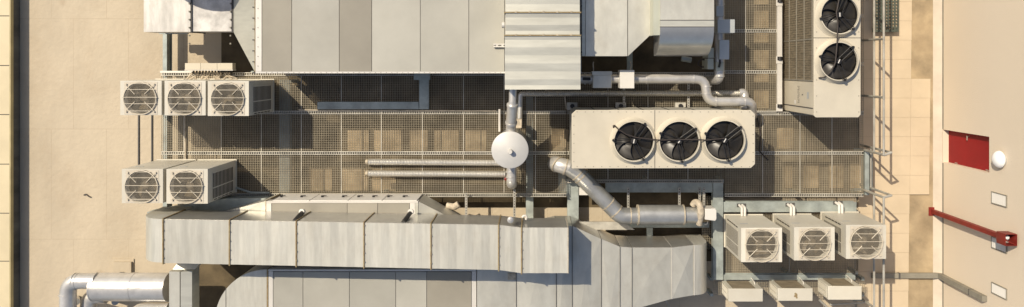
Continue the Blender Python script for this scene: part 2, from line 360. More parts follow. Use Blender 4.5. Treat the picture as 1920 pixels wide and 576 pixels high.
# ------------------------------------------------------------------ gratings
def grid(mb, x0, y0, x1, y1, z, pitch=.048, w=.0078, d=.020):
    nx = max(2, round((x1 - x0) / pitch)); ny = max(2, round((y1 - y0) / pitch))
    for k in range(nx + 1):
        x = x0 + (x1 - x0) * k / nx; mb.box(x - w / 2, y0, z - d, x + w / 2, y1, z)
    for k in range(ny + 1):
        y = y0 + (y1 - y0) * k / ny; mb.box(x0, y - w / 2, z - d * .7, x1, y + w / 2, z - .0015)
def walkway(label, cols, rows, z, name='grating_walkway', group='steel grating walkways', skip=(), m='grate', trimrows=True):
    t = thing(name, label, 'walkway', (X((cols[0] + cols[-1]) / 2, z), Y((rows[0] + rows[-1]) / 2, z), z - .3), group)
    for j in range(len(rows) - 1):
        for i in range(len(cols) - 1):
            if (i, j) in skip: continue
            mb = MB(); x0, x1, y0, y1 = X(cols[i], z) + .012, X(cols[i + 1], z) - .012, Y(rows[j + 1], z) + .047, Y(rows[j], z) - .047
            grid(mb, x0, y0, x1, y1, z)
            mb.build('grating_panel', M[m], t)
    if trimrows:
        for r in rows:
            mb = MB(); y = Y(r, z); mb.box(X(cols[0], z), y - .045, z - .12, X(cols[-1], z), y - .028, z + .012).box(X(cols[0], z), y + .028, z - .12, X(cols[-1], z), y + .045, z + .012).box(X(cols[0], z), y - .0115, z - .12, X(cols[-1], z), y + .0115, z - .09)
            xx = X(cols[0], z) + .03
            while xx < X(cols[-1], z) - .03: mb.box(xx - .009, y - .0285, z - .03, xx + .009, y + .0285, z + .008); xx += .062
            mb.build('edge_channel', M['channel'], t)
    mb = MB()
    for c in cols[1:-1]:
        x = X(c, z); mb.box(x - .008, Y(rows[-1], z) + .05, z - .05, x + .007, Y(rows[0], z) - .05, z + .003)
        mb.build('joint_bar', M['channel'], t); mb = MB()
    # legs down to the roof
    for c in (cols[0], cols[len(cols) // 2], cols[-1]):
        for r in (rows[0], rows[-1]):
            x, y = X(c, z), Y(r, z); MB().box(x - .04, y - .04, .01, x + .04, y + .04, z - .125).build('leg', M['beam'], t)
    return t
ZG = .8
walkway('long steel grating walkway between the left condensing units and the round tank', [302, 345, 415, 490, 565, 640, 715, 792, 869, 945, 1004, 1062], [139, 211, 287, 366], ZG)
walkway('steel grating walkway under the three fan chiller', [1063.5, 1140, 1215, 1290, 1357], [139, 211, 287, 340], ZG)
walkway('steel grating walkway with sunlit panels beside the two fan chiller', [1359, 1398, 1459], [-60, 58, 135, 211], ZG)
walkway('dark steel grating walkway strip below the two fan chiller reaching the ladder', [1359, 1430, 1500, 1560, 1619], [213, 287, 366], ZG)
walkway('narrow steel grating walkway behind the two fan chiller along the railing', [1560, 1620], [-60, 30, 120, 211.5], ZG)
walkway('steel grating platform under the row of condensing units at lower right', [1358, 1480, 1610], [399, 514], .6, trimrows=False)
walkway('small steel grating landing under the low condensing units', [1337, 1420, 1500, 1570, 1622], [526, 556], .6, trimrows=False)
walkway('narrow steel grating strip beside the grey steel frame', [1316, 1335], [366, 470], .6, trimrows=False)
walkway('short steel grating ledge above the left condensing units', [412, 470, 540], [136, 153], .78, trimrows=False)

# ------------------------------------------------------------------ steel beams
def beam(label, px0, py0, px1, py1, zt, th=.2, name='steel_beam', group='galvanised steel beams', m='beam'):
    mb = MB(); x0, x1 = sorted((X(px0, zt), X(px1, zt))); y0, y1 = sorted((Y(py0, zt), Y(py1, zt)))
    f = .022
    mb.box(x0, y0, zt - f, x1, y1, zt).box(x0, y0, zt - th, x1, y1, zt - th + f)
    if x1 - x0 > y1 - y0: yc = (y0 + y1) / 2; mb.box(x0, yc - .012, zt - th + f - .001, x1, yc + .012, zt - f + .001)
    else: xc = (x0 + x1) / 2; mb.box(xc - .012, y0, zt - th + f - .001, xc + .012, y1, zt - f + .001)
    return tag(mb.build(name, M[m], bevel=.004), label, 'beam', group)
beam('long bluish steel beam below the three fan chiller', 1136, 343, 1336, 361, .78)
beam('upright grey steel beam left of the condensing unit row', 1337, 342, 1356, 525, .783)
beam('grey steel beam behind the condensing unit row at lower right', 1357, 379, 1606, 398, .78)
beam('grey steel beam between condensing units and low units', 1357, 515.5, 1604, 525, .78)
beam('vertical steel beam seen through the grating left of centre', 523, 150, 543, 366, .6)
beam('bluish steel beam lying under the large air handler edge', 595, 191, 785, 205, .90, th=.08)
beam('short bluish steel beam reaching out from under the large air handler', 786, 100, 804, 205, .902, th=.08)
beam('slim steel beam below the round tank', 986, 170, 1000, 440, .55)
beam('pale steel beam beside the fat elbow pipe', 1064, 310, 1085, 440, .57)
beam('short steel beam left of the pale beam by the fat elbow pipe', 1047, 318, 1063, 366, .55)
beam('narrow steel beam under the fat silver silencer', 1120, 418, 1330, 427, .62, th=.12)
beam('short steel post beam between silencer and wide duct', 1213, 427.5, 1224, 470, .6, th=.12)
beam('steel beam below the folded duct box', 1176, 90, 1186, 168, .7, th=.12)
# left I-beam with its own shadow gap
lb = beam('long low steel beam under the left condensing units', 305, -60, 313, 420, .55, th=.3)
for yy in (-40, 100, 230, 400):
    pass
beam('short pale support rail under the left end of the inlet duct', 298, 61, 352, 64, 1.0, th=.06)
beam('slim white support rail above the left condensing units', 300, 133, 362, 137, .82, th=.05, m='trim')
sr = []
for px, lab in ((259.5, 'left one of two thin rails joining the left condensing units'), (284.5, 'right one of two thin rails joining the left condensing units')):
    mb = MB().pbox(px - 1.2, 200, px + 1.2, 330, .75, .69); tag(mb.build('support_rail', M['seam']), lab, 'rail', 'thin rails under the left condensing units')

# ------------------------------------------------------------------ condensing units with fan guards
def fan_unit(name, label, cat, loc, w, d, h, side, group, tilt=0):
    """upright cabinet, fan and guard on its top; origin at the base's lower left corner"""
    t = thing(name, label, cat, loc, group); ox, oy, oz = loc
    cx, cy, r = ox + w * (.49 if side > 0 else .5), oy + d * .5, .40 if d > .84 else .39
    zt = oz + h
    mb = MB()
    mb.box(ox + .002, oy + .002, oz + .02, ox + .022, oy + d - .002, zt - .011).box(ox + w - .022, oy + .002, oz + .02, ox + w - .002, oy + d - .002, zt - .011)
    mb.box(ox + .022, oy + .002, oz + .02, ox + w - .022, oy + .022, zt - .011).box(ox + .022, oy + d - .022, oz + .02, ox + w - .022, oy + d - .002, zt - .011)
    mb.build('cabinet', M['unitwhite'], t)
    MB().box(ox - .02, oy - .02, oz, ox + w + .02, oy + d + .02, oz + .02).build('base_tray', M['unitwhite'], t)
    mb = MB().holeplate(ox, oy, ox + w, oy + d, zt, cx, cy, r)
    mb.lathe(cx, cy, [(r, zt), (r - .01, zt - .03), (r - .015, zt - .12)], 48)
    for a in ((ox, oy, ox + w, oy), (ox + w, oy, ox + w, oy + d), (ox + w, oy + d, ox, oy + d), (ox, oy + d, ox, oy)):
        mb.add([(a[0], a[1], zt), (a[2], a[3], zt), (a[2], a[3], zt - .03), (a[0], a[1], zt - .03)], [(0, 1, 2, 3)])
    mb.build('fan_panel', M['unitwhite'], t)
    mb = MB().lathe(cx, cy, [(r - .014, zt - .12), (r - .014, zt - .42), (.002, zt - .42)], 40); mb.build('fan_well', M['cavity'], t)
    mb = MB().lathe(cx, cy, [(.10, zt - .30), (.10, zt - .17), (.07, zt - .15), (.002, zt - .15)], 24)
    mb.build('hub', M['beigeblade'], t)
    for k in range(3):
        a0 = R.uniform(0, .3) + 2 * math.pi * k / 3 + tilt; vs = []; n = 7
        for q in range(n + 1):
            rr = .09 + (r - .13) * q / n; sp_ = .34 + .22 * q / n
            for s_ in (-1, 1):
                a = a0 + s_ * sp_ + .25 * q / n; vs.append((cx + rr * math.cos(a), cy + rr * math.sin(a), zt - .24 + s_ * .05))
        m_ = MB(); m_.add(vs, [(2 * q, 2 * q + 1, 2 * q + 3, 2 * q + 2) for q in range(n)]); m_.build('blade', M['beigeblade'], t)
    # guard: square sheet collar, wires, diagonals, round hoop
    g = MB(); zg = zt + .03
    for k in range(-14, 15):
        x = cx + k * r / 14.5; hh = math.sqrt(max(0, r * r - (x - cx) ** 2)) + .012
        g.tube([(x, cy - hh, zg), (x, cy + hh, zg)], .0034, 4)
    for k in (-2, -.9, .1, 1.3, 2.2):
        yy = cy + k * r / 2.5; hh = math.sqrt(max(0, r * r - (yy - cy) ** 2)) + .03
        g.tube([(cx - hh, yy, zg + .01), (cx + hh, yy, zg + .01)], .008, 6)
    for a in (45, 135, 225, 315):
        c, s_ = math.cos(math.radians(a)), math.sin(math.radians(a))
        g.tube([(cx + c * .17, cy + s_ * .13, zg + .015), (cx + c * r * 1.18, cy + s_ * r * 1.08, zg + .012)], .0105, 6)
    g.tube([(cx + (r + .0) * math.cos(2 * math.pi * k / 40), cy - .015 + (r + .0) * math.sin(2 * math.pi * k / 40), zg + .008) for k in range(41)], .013, 6, False)
    g.build('fan_guard', M['guard'], t)
    MB().holeplate(cx - r * 1.0, cy - r * 1.02, cx + r * 1.04, cy + r * .98, zt + .006, cx, cy, r * 1.0).build('fan_collar', M['collar'], t)
    mb = MB()
    for sx in (-1, 1):
        for sy in (-1, 1):
            x, y = cx + sx * r * .86, cy + sy * r * .84
            mb.cyl(x, y, zt, zg + .012, .022, 8)
    mb.build('guard_stud', M['guard'], t)
    # coil grille on one flank
    xs = ox + w if side > 0 else ox; o_ = .002 * side
    MB().box(xs + o_ * .5, oy + .06, oz + .22, xs + o_ * 2.5, oy + d - .14, zt - .28).build('coil', M['cavity'], t)
    mb = MB(); n = 15
    for k in range(n + 1):
        z = oz + .22 + (h - .5) * k / n; mb.box(xs + o_ * 3, oy + .06, z - .009, xs + o_ * 5, oy + d - .14, z + .009)
    for y in (oy + .06, oy + .06 + (d - .2) * .42, oy + d - .14): mb.box(xs + o_ * 2.8, y - .012, oz + .2, xs + o_ * 6, y + .012, zt - .27)
    mb.build('grille', M['unitwhite'], t)
    mb = MB()
    for k in range(5):
        z = oz + .3 + (h - .6) * k / 5
        yv = oy + .022 if side > 0 else oy + d - .075
        mb.box(xs + o_ * .5, yv, z, xs + o_ * 1.6, yv + .03, z + .17)
    mb.build('vent_slot', M['cavity'], t)
    mb = MB().box(ox + .1, oy + d + .0005, zt - .5, ox + .3, oy + d + .003, zt - .44); mb.build('rating_plate', M['greybox'], t)
    return t
GL = 'condensing units at the left roof edge'
zL = 2.6; DL = H - zL
def PL(px, py): return X(px, zL), Y(py, zL)
lefts = [(225.5, 303, 151.5, 216, 'upper left condensing unit nearest the parapet, first of three side by side'), (308.5, 385.5, 151.5, 216.5, 'middle one of the three upper left condensing units'),
         (389.5, 466.5, 152, 217.5, 'right one of the three upper left condensing units, dark coil flank showing'),
         (228.5, 305.5, 317, 381, 'lower left condensing unit nearest the parapet, one of a pair'), (312, 389.5, 317, 382, 'right one of the two lower left condensing units, dark coil flank showing')]
for i, (a, b, c_, d_, lab) in enumerate(lefts):
    fan_unit('condensing_unit', lab, 'condensing unit', (X(a, zL), Y(d_, zL), .84), X(b, zL) - X(a, zL), Y(c_, zL) - Y(d_, zL), zL - .84, 1, GL, i * .5)
zR = 2.42
for i, (a, b, c_, d_, lab) in enumerate([(1389.7, 1466.3, 427.3, 491.6, 'left one of the three lower right condensing units, pale grille flank in sun'), (1488.9, 1565, 426, 488.4, 'middle one of the three lower right condensing units'), (1586.4, 1661.4, 422, 485.5, 'right one of the three lower right condensing units, overhanging the railing')]):
    t = fan_unit('condensing_unit', lab, 'condensing unit', (X(a, zR), Y(d_, zR), .80), X(b, zR) - X(a, zR), Y(c_, zR) - Y(d_, zR), zR - .80, -1, 'condensing units at the lower right', i * .9 + .3)
    # white insulated pipe pair hooking over the back beam
    ax = X(a, zR) + .42; ay = Y(c_, zR)
    for k in (0, 1):
        mb = MB().tube(rounded([(ax + .08 * k, ay + .004, .98), (ax + .08 * k, ay + .10, .98), (ax + .08 * k + .01, ay + .22, .95), (ax + .08 * k - .02, ay + .26, .79)], .07, 5), .034, 10)
        mb.build('pipe_tail', M['whiter'], t)
    MB().box(ax - .08, ay + .20, .781, ax + .17, ay + .30, .786).build('pipe_notch', M['seam'], t)
zS = 1.5
for i, (a, b, c_, d_, lab) in enumerate([(1366, 1430.6, 541.6, 566, 'left one of the three low condensing units along the bottom edge'), (1458.5, 1524, 541, 564.6, 'middle low condensing unit, brown stain on its white top'), (1552.8, 1616, 536.7, 562.5, 'right one of the three low condensing units, beside the railing')]):
    x0, x1, y0, y1 = X(a, zS), X(b, zS), Y(d_, zS), Y(c_, zS); z0 = .78
    t = thing('low_condensing_unit', lab, 'condensing unit', (x0, y0, z0), 'low condensing units along the bottom edge')
    MB().box(x0, y0, z0, x1, y1, zS).build('cabinet', M['unitwhite'], t, bevel=.012)
    MB().box(x0 + .12, y1 + .001, z0 + .06, x1 - .2, y1 + .004, zS - .02).build('coil', M['coil'], t)
    mb = MB()
    for k in range(10): z = z0 + .06 + (zS - z0 - .08) * k / 9; mb.box(x0 + .12, y1 + .0045, z - .006, x1 - .2, y1 + .013, z + .006)
    for x in (x0 + .12, x1 - .2): mb.box(x - .006, y1 + .0042, z0 + .05, x + .006, y1 + .0145, zS - .01)
    mb.build('coil_guard', M['coil'], t)
    MB().box(x0 - .004, y0 + .05, z0 + .1, x0 - .001, y1 - .03, zS - .1).build('side_coil', M['coil'], t)
    mb = MB()
    for k in range(9): z = z0 + .1 + (zS - z0 - .2) * k / 8; mb.box(x0 - .016, y0 + .05, z - .014, x0 - .0045, y1 - .03, z + .014)
    mb.box(x0 - .018, (y0 + y1) / 2 - .012, z0 + .1, x0 - .0047, (y0 + y1) / 2 + .016, zS - .1)
    mb.build('side_grille', M['unitwhite'], t)
    for px in (x0 + .1, x1 - .1): MB().box(px - .03, y0 - .02, z0 - .06, px + .03, y1 + .02, z0 - .001).build('foot', M['beam'], t)
    if i == 1:
        mb = MB()
        for k in range(16):
            a_ = R.uniform(0, 6.28); r_ = R.uniform(0, .05); mb.lathe((x0 + x1) / 2 + .03 + r_ * math.cos(a_), (y0 + y1) / 2 - .02 + r_ * 1.3 * math.sin(a_), [(R.uniform(.012, .03), zS + .0012 + k * .00015), (.001, zS + .0012 + k * .00015)], 8)
        mb.build('stain', M['sealant'], t)
    mb = MB().tube(rounded([(x1 - .1, y1, z0 + .35), (x1 - .1, y1 + .05, z0 + .3), (x1 - .1, y1 + .08, .70), (x1 - .1, y1 + .10, .66)], .03, 4), .015, 8); mb.build('pipe_tail', M['whiter'], t)

# ------------------------------------------------------------------ big chillers with bare fans
def bare_fan(t, cx, cy, z, r, rot, cz=.17):
    mb = MB().lathe(cx, cy, [(r * 1.22, z + .002), (r * 1.15, z + .035), (r * 1.06, z + cz * .7), (r * 1.05, z + cz), (r * 1.0, z + cz), (r * .99, z + .008)], 56); mb.build('fan_cowl', M['white'], t)
    MB().lathe(cx, cy, [(r * .988, z + .10), (r * .985, z + .006), (.002, z + .006)], 40).build('fan_well', M['black'], t)
    for k in range(6):
        a0 = rot + k * math.pi / 3; vs = []; n = 8
        for q in range(n + 1):
            rr = r * (.2 + .76 * q / n); w_ = (.36 + .13 * q / n)
            for s_ in (-1, 0, 1):
                a = a0 + s_ * w_ + .35 * (q / n) ** 1.5; vs.append((cx + rr * math.cos(a), cy + rr * math.sin(a), z + .062 + s_ * .042 + .006 * math.sin(q)))
        m_ = MB(); m_.add(vs, [(3 * q + e, 3 * q + e + 1, 3 * q + e + 4, 3 * q + e + 3) for q in range(n) for e in (0, 1)]); m_.build('fan_blade', M['fanblade'], t)
    mb = MB().lathe(cx, cy, [(r * .20, z + .01), (r * .20, z + cz * .5), (r * .15, z + cz * .9), (.002, z + cz * .92)], 24); hub = mb.build('motor', M['black'], t)
    a = rot + .6; MB().add([(cx + p * math.cos(a) - q * math.sin(a) , cy + p * math.sin(a) + q * math.cos(a), z + cz * .92 + .003) for p, q in ((-.05, -.012), (.05, -.012), (.05, .012), (-.05, .012))], [(0, 1, 2, 3)]).build('motor_label', M['whiter'], t, sub=hub)
    for k in range(3):
        for s_ in (-.05, .05):
            a = rot + .25 + k * 2 * math.pi / 3
            c, s2 = math.cos(a), math.sin(a); ox, oy = -s2 * s_, c * s_
            mb = MB().tube([(cx + c * r * .15 + ox, cy + s2 * r * .15 + oy, z + cz * .75), (cx + c * r * 1.02 + ox, cy + s2 * r * 1.02 + oy, z + cz + .008)], .009, 6); mb.build('motor_arm', M['black'], t)
        a = rot + .25 + k * 2 * math.pi / 3
        mb = MB(); xx, yy = cx + math.cos(a) * r * 1.045, cy + math.sin(a) * r * 1.045; mb.cyl(xx, yy, z + cz * .9, z + cz + .035, .035, 10); mb.build('clamp', M['black'], t)
zC = 2.7; zb = .95
c3 = thing('three_fan_chiller', 'wide cream chiller with three black fans in a row on top', 'chiller', W(1244, 262, zC) * 1 - Vector((0, 0, zC - zb)))
out = [(1080, 206.5), (1408, 206.5), (1416, 214), (1416, 308), (1408, 315.5), (1080, 316.5), (1072, 316.5), (1072, 214)]
MB().pprism(out, zC, zC - .05).build('top_panel', M['white'], c3, bevel=.012)
ins = [(X(a, zC) + (0.03 if a < 1200 else -.03), Y(b, zC) + (-.03 if b < 250 else .03)) for a, b in out]
MB().prism(ins, zb, zC - .051).build('casing', M['panel_c'], c3)
MB().pbox(1227.2, 206.8, 1228.4, 316, zC + .002, zC - .03).build('panel_seam', M['seam'], c3)
mb = MB()
for a in (1118, 1165, 1212, 1262, 1310, 1365): 
    x = X(a, zC); mb.box(x - .012, Y(206.5, zC) - .031, zb + .1, x + .012, Y(206.5, zC) - .02, zC - .06)
mb.build('side_rib', M['seam'], c3)
mb = MB()
for k in range(22):
    for b in (210, 312.5): mb.cyl(X(1082 + k * 15.4, zC), Y(b, zC), zC, zC + .008, .013, 6)
for k in range(6):
    for a in (1076, 1412): mb.cyl(X(a, zC), Y(218 + k * 17, zC), zC, zC + .008, .013, 6)
mb.build('screw', M['panel_b'], c3)
fans3 = [(1188, 264.5), (1273, 264.5), (1358, 263)]
for k, (a, b) in enumerate(fans3): bare_fan(c3, X(a, zC + .1), Y(b, zC + .1), zC, .475, [.75, .4, .45][k])
for a, b in ((1073, 201), (1164, 201), (1276, 201), (1400, 205)):
    x, y = X(a, zb), Y(b, zb); f = MB().box(x - .14, y - .08, .83, x + .14, y + .12, zb - .001).build('foot', M['channel'], c3)
    MB().cyl(x, y + .03, zb - .001, zb + .05, .06, 16).build('rubber_mount', M['black'], f)
cb = MB()
p = [W(1153, 236, zC + .1), W(1160, 243, zC + .2), W(1174, 252, zC + .2), W(1192, 258, zC + .2), W(1225, 262, zC + .19), W(1238, 263, zC + .18), W(1275, 262, zC + .19), W(1310, 262, zC + .18), W(1322, 263, zC + .19), W(1358, 260, zC + .19)]
cb.tube(p, .017, 8).tube([W(1153, 236, zC + .1), W(1150.5, 236, zC + .03), W(1151, 240, zC)], .022, 8)
cb.build('fan_cable', M['cable'], c3)
# two fan chiller
zC2 = 2.6; zb2 = .42
c2 = thing('two_fan_chiller', 'tall cream chiller with two black fans and a brown coil flank', 'chiller', Vector((X(1560, zC2), Y(80, zC2), zb2)))
xl, xr, yb_, yt_ = X(1526, zC2), X(1614, zC2), Y(220.5, zC2), Y(-140, zC2)
ch = .09
MB().prism([(xl, yb_ + .05), (xl + .05, yb_), (xr - .06, yb_), (xr, yb_ + .07), (xr, yt_), (xl, yt_)], zC2 - .05, zC2).build('top_panel', M['white'], c2, bevel=.01)
MB().box(xl + .05, yb_ + .03, zb2, xr - .03, yt_, zC2 - .051).build('casing', M['panel_c'], c2)
ys1 = Y(154, zC2)
MB().prism([(xl + .05, zC2 - .052), (xl + .045, zb2), (X(1467, zb2), zb2), (xl + .004, zC2 - .052)], ys1 + .02, yt_, 'y').build('coil', M['coil'], c2)
mb = MB()
for k in range(62):
    y = ys1 + .05 + k * .062
    if y < yt_: mb.prism([(xl + .0, zC2 - .09), (X(1467, zb2) - .004, zb2 + .03), (X(1467, zb2) - .012, zb2 + .03), (xl - .008, zC2 - .09)], y - .008, y + .008, 'y')
mb.build('coil_fin_guard', M['coil'], c2)
mb = MB()
for k in (0, 1, 2, 3, 4):
    fz = k / 4; xx = xl + (X(1467, zb2) - xl) * fz; zz = zC2 - .09 + (zb2 + .03 - zC2 + .09) * fz
    mb.box(xx - .018, ys1 + .02, zz - .012, xx - .003, yt_, zz + .012)
for y in (ys1 + .03, Y(73, zC2)): mb.prism([(xl + .002, zC2 - .07), (X(1467, zb2) - .002, zb2 + .01), (X(1467, zb2) - .02, zb2 + .01), (xl - .016, zC2 - .07)], y - .015, y + .015, 'y')
mb.build('coil_frame', M['panel_b'], c2)
MB().prism([(xl + .05, zC2 - .052), (xl + .045, zb2), (X(1467, zb2), zb2), (xl + .0, zC2 - .052)], yb_ + .06, ys1 + .0, 'y').build('control_panel', M['white'], c2)
def flank(yw, fz, dx=-.004):   # point on the slanted flank
    return Vector((xl + (X(1467, zb2) - xl) * fz + dx, yw, zC2 - .052 + (zb2 - zC2 + .052) * fz))
yp = Y(205, zC2)
MB().add([flank(yp, 0), flank(yp, 1), flank(yp + .03, 1), flank(yp + .03, 0)], [(0, 1, 2, 3)]).build('panel_seam', M['seam'], c2)
mb = MB()
for k in range(11):     # illegible lettering column, dot mark and rating plates
    yy = Y(163 + k * 3.0, 1.9); f0 = .42
    for j in range(3):
        if (k * 3 + j) % 4 != 1: mb.add([flank(yy - .014 + .014 * (j % 2), f0 + .018 * j, -.005), flank(yy - .014 + .014 * (j % 2), f0 + .018 * j + .012, -.005), flank(yy + .012, f0 + .018 * j + .012, -.005), flank(yy + .012, f0 + .018 * j, -.005)], [(0, 1, 2, 3)])
mb.add([flank(Y(176, 1.9), .30, -.005), flank(Y(178.5, 1.9), .35, -.005), flank(Y(179, 1.9), .30, -.005)], [(0, 1, 2)])
mb.build('lettering', M['seam'], c2)
MB().add([flank(Y(172, 1.9), .12, -.005), flank(Y(172, 1.9), .18, -.005), flank(Y(184, 1.9), .18, -.005), flank(Y(184, 1.9), .12, -.005)], [(0, 1, 2, 3)]).build('rating_plate', M['greybox'], c2)
MB().add([flank(Y(188, 1.5), .52, -.005), flank(Y(188, 1.5), .58, -.005), flank(Y(195, 1.5), .58, -.005), flank(Y(195, 1.5), .52, -.005)], [(0, 1, 2, 3)]).build('paper_sticker', M['whiter'], c2)
MB().pbox(1526, 70.6, 1614, 71.8, zC2 + .002, zC2 - .03).build('panel_seam', M['seam'], c2)
mb = MB()
for k in range(9):
    for a in (1531, 1610): mb.cyl(X(a, zC2), Y(-30 + k * 30, zC2), zC2, zC2 + .008, .013, 6)
mb.build('screw', M['panel_b'], c2)
for k, (a, b) in enumerate([(1573, 28), (1571.5, 115), (1574, -60)]): bare_fan(c2, X(a, zC2 + .1), Y(b, zC2 + .1), zC2, .455, [1.0, .55, .2][k])
p = [W(1575, -60, zC2 + .19), W(1574, -5, zC2 + .2), W(1568, 25, zC2 + .2), W(1571, 40, zC2 + .2), W(1570, 75, zC2 + .19), W(1568, 100, zC2 + .2), W(1566, 120, zC2 + .19), W(1556, 136, zC2 + .19), W(1546, 146, zC2 + .12), W(1535, 146, zC2 + .03)]
mb = MB().tube(rounded(p, .3, 4), .018, 8); mb.build('fan_cable', M['cable'], c2)
MB().pbox(1457.5, -60, 1466.5, 209, .86, .78).build('base_rail', M['trim'], c2)
for b in (4, 112.6, 202):
    x, y = X(1463, .9), Y(b, .9); f = MB().box(x - .10, y - .10, .861, x + .07, y + .10, .875).build('foot', M['trim'], c2)
    MB().tube([(x + .0, y - .001, .87), (x + .0, y + .09, .87)], .07, 16).build('rubber_mount', M['black'], f)

# ------------------------------------------------------------------ large upper air handler
zA = 2.7
ah = thing('air_handler', 'large grey air handling unit with flat panelled roof along the top edge', 'air handler', W(716, 50, zA) - Vector((0, 0, zA - .9)))
cols = [(491, 547, 'panel_b'), (547, 636, 'panel'), (636, 697, 'panel_b'), (697, 788, 'panel_c'), (788, 879, 'panel_c'), (879, 946, 'panel_c'), (946, 1090, 'panel')]
for a, b, m in cols: MB().pbox(a + .5, -190, b - .5, 134, zA - R.uniform(0, .004), zA - .05).build('roof_panel', M[m], ah)
MB().pbox(488, -190, 1090, 135, zA - .055, 1.0).build('casing', M['ahuside'], ah)
MB().pbox(479, 134.3, 1090, 137.6, zA + .012, zA - .3).build('edge_trim', M['trim'], ah)
MB().pbox(479, -190, 490.5, 134.1, zA + .01, zA - .3).build('corner_trim', M['trim'], ah)
mb = MB()
for k in range(9): mb.cyl(X(484, zA), Y(-20 + k * 18, zA), zA + .01, zA + .02, .012, 6)
for k in range(44): mb.cyl(X(500 + k * 10.2, zA), Y(136, zA), zA + .012, zA + .02, .009, 6)
mb.build('screw', M['panel_b'], ah)
hb = MB().pbox(925, 82, 946, 84.2, zA + .09, zA + .03).pbox(925, 86.5, 946, 88.7, zA + .09, zA + .03).pbox(930, 82, 934, 88.7, zA + .085, zA + .03).pbox(940, 82, 944, 88.7, zA + .085, zA + .03)
hb.pbox(926, 83, 945, 87.5, zA + .03, zA + .001)
hb.build('lifting_bracket', M['trim'], ah)
# small bracket hanging beneath the edge
mb = MB().pbox(776, 137.8, 806, 150, 1.1, .905); tag(mb.build('pipe_clamp', M['beam']), 'grey clamp poking out from under the large air handler edge', 'clamp')
# left inlet duct
zI = 1.92
ind = thing('inlet_duct', 'flat weathered inlet duct with rust stains at the top left', 'duct', W(355, 20, zI) - Vector((0, 0, 1.0)))
MB().pbox(269.5, -190, 357, 60, zI, zI - .75).build('duct_section', M['galvrust'], ind)
MB().pbox(359.5, -190, 434, 59, zI + .003, zI - .75).build('duct_section', M['blotch'], ind)
for a in (357.2, 434.3):
    MB().pbox(a, -190, a + 2.1, 61, zI + .04, zI - .78).build('flange', M['seam'], ind)
    mb = MB()
    for k in range(7): mb.box(X(a, zI) - .03, Y(-8 + k * 15, zI) - .02, zI + .005, X(a, zI) - .0, Y(-8 + k * 15, zI) + .02, zI + .05)
    mb.build('flange_bolt', M['trunking'], ind)
xa, xb = X(436.6, zI), X(477, zA)
def q4(x, ya, yb__, za, zb__): return [(x, ya, za), (x, yb__, za), (x, yb__, zb__), (x, ya, zb__)]
MB().loft([q4(xa, Y(58, zI), Y(-190, zI), zI - .75, zI), q4(xb, Y(135, zA), Y(-190, zA), 1.2, zA - .03)]).build('transition', M['galvy'], ind)
mb = MB()
for k in range(8): mb.pbox(473, -8 + k * 20.5, 478, -6 + k * 20.5, zA + .012, zA - .05)
mb.build('flange_bolt', M['seam'], ind)
MB().pbox(477.2, -190, 478.8, 135, zA + .014, zA - .3).build('flange', M['sealant'], ind)
# duct support crossing under it (casts the ladder shaped shadow)
mb = MB().pbox(277, 42, 338, 56, 1.1, 1.02).pbox(329, -190, 337, 45, 1.1, 1.02)
tag(mb.build('duct_support', M['beam']), 'steel support frame under the inlet duct at top left', 'support')
# round exhaust head beyond the top edge: only its shadow falls into the picture
ex = thing('exhaust_cowl', 'round exhaust cowl beyond the top edge whose shadow falls on the inlet duct', 'cowl', (-8.89, 3.9, 1.0))
MB().cyl(-8.89, 3.9, 3.3, 3.5, 1.66, 48).build('cap', M['galvy'], ex); MB().cyl(-8.89, 3.9, 1.95, 3.3, .7, 32).build('stack', M['galvy'], ex)

# ------------------------------------------------------------------ upper duct crossing the air handler
zD = 3.5
ud = thing('crossing_duct', 'pale ribbed rectangular duct lying across the right end of the large air handler', 'duct', W(1018, 60, zD) - Vector((0, 0, .78)))
def ribduct(px0, px1, pys, m, amp=.010):
    mb = MB(); rings = []
    for k, py in enumerate(pys):
        z = zD - (amp if k % 2 else 0); rings.append([(X(px0, zD), Y(py, zD), zD - .78), (X(px1, zD), Y(py, zD), zD - .78), (X(px1, zD), Y(py, zD), z), (X(px0, zD), Y(py, zD), z)])
    mb.loft(rings); return mb.build('duct_section', M[m], ud)
ribduct(946.5, 1088.5, [68, 75, 89, 104, 119, 134, 149, 160, 168], 'galvy')
ribduct(948, 1087, [24.5, 33, 47, 58, 65], 'galvy')
ribduct(948, 1087, [-190, -20, -8, 8, 22], 'galvy')
for b in (23.2, 66.3):
    MB().pbox(945, b - 1.1, 1089.8, b + 1.1, zD + .03, zD - .8).build('flange', M['sealant'], ud)
    mb = MB()
    for k in range(5): mb.pbox(965 + k * 26, b - 2.6, 969 + k * 26, b + .5, zD + .035, zD)
    mb.build('flange_bolt', M['band'], ud)
mb = MB().tube([W(946, 47, zD - .1) + Vector((-.0, 0, 0)), W(946, 47, zD - .1) + Vector((-.06, 0, 0))], .07, 16); mb.build('test_port', M['trim'], ud)
# plenum to its right with chamfered corner
zP = 2.8
pl = thing('plenum_box', 'flat sheet metal plenum with a cut corner right of the crossing duct', 'plenum', W(1155, 30, zP) - Vector((0, 0, .9)))
MB().pprism([(1091, -190), (1097.4, -190), (1097.4, 105), (1091, 105)], zP, 1.9).build('end_panel', M['galvy'], pl)
MB().pprism([(1098.2, -190), (1176.3, -190), (1176.3, 105.3), (1098.2, 105.3)], zP - .002, 1.9).build('sheet_panel', M['galv'], pl)
MB().pprism([(1177.2, -190), (1219, -190), (1219, 66), (1177.6, 105.3)], zP - .006, 1.9).build('corner_panel', M['galv'], pl)
MB().pbox(1219.3, -190, 1221, 66, zP + .0, 1.9).build('edge_trim', M['trim'], pl)
mb = MB()
for b in (11, 62, 98): mb.pbox(1089.9, b - 1.5, 1090.9, b + 1.5, zP + .04, zP - .1)
mb.build('latch', M['black'], pl)
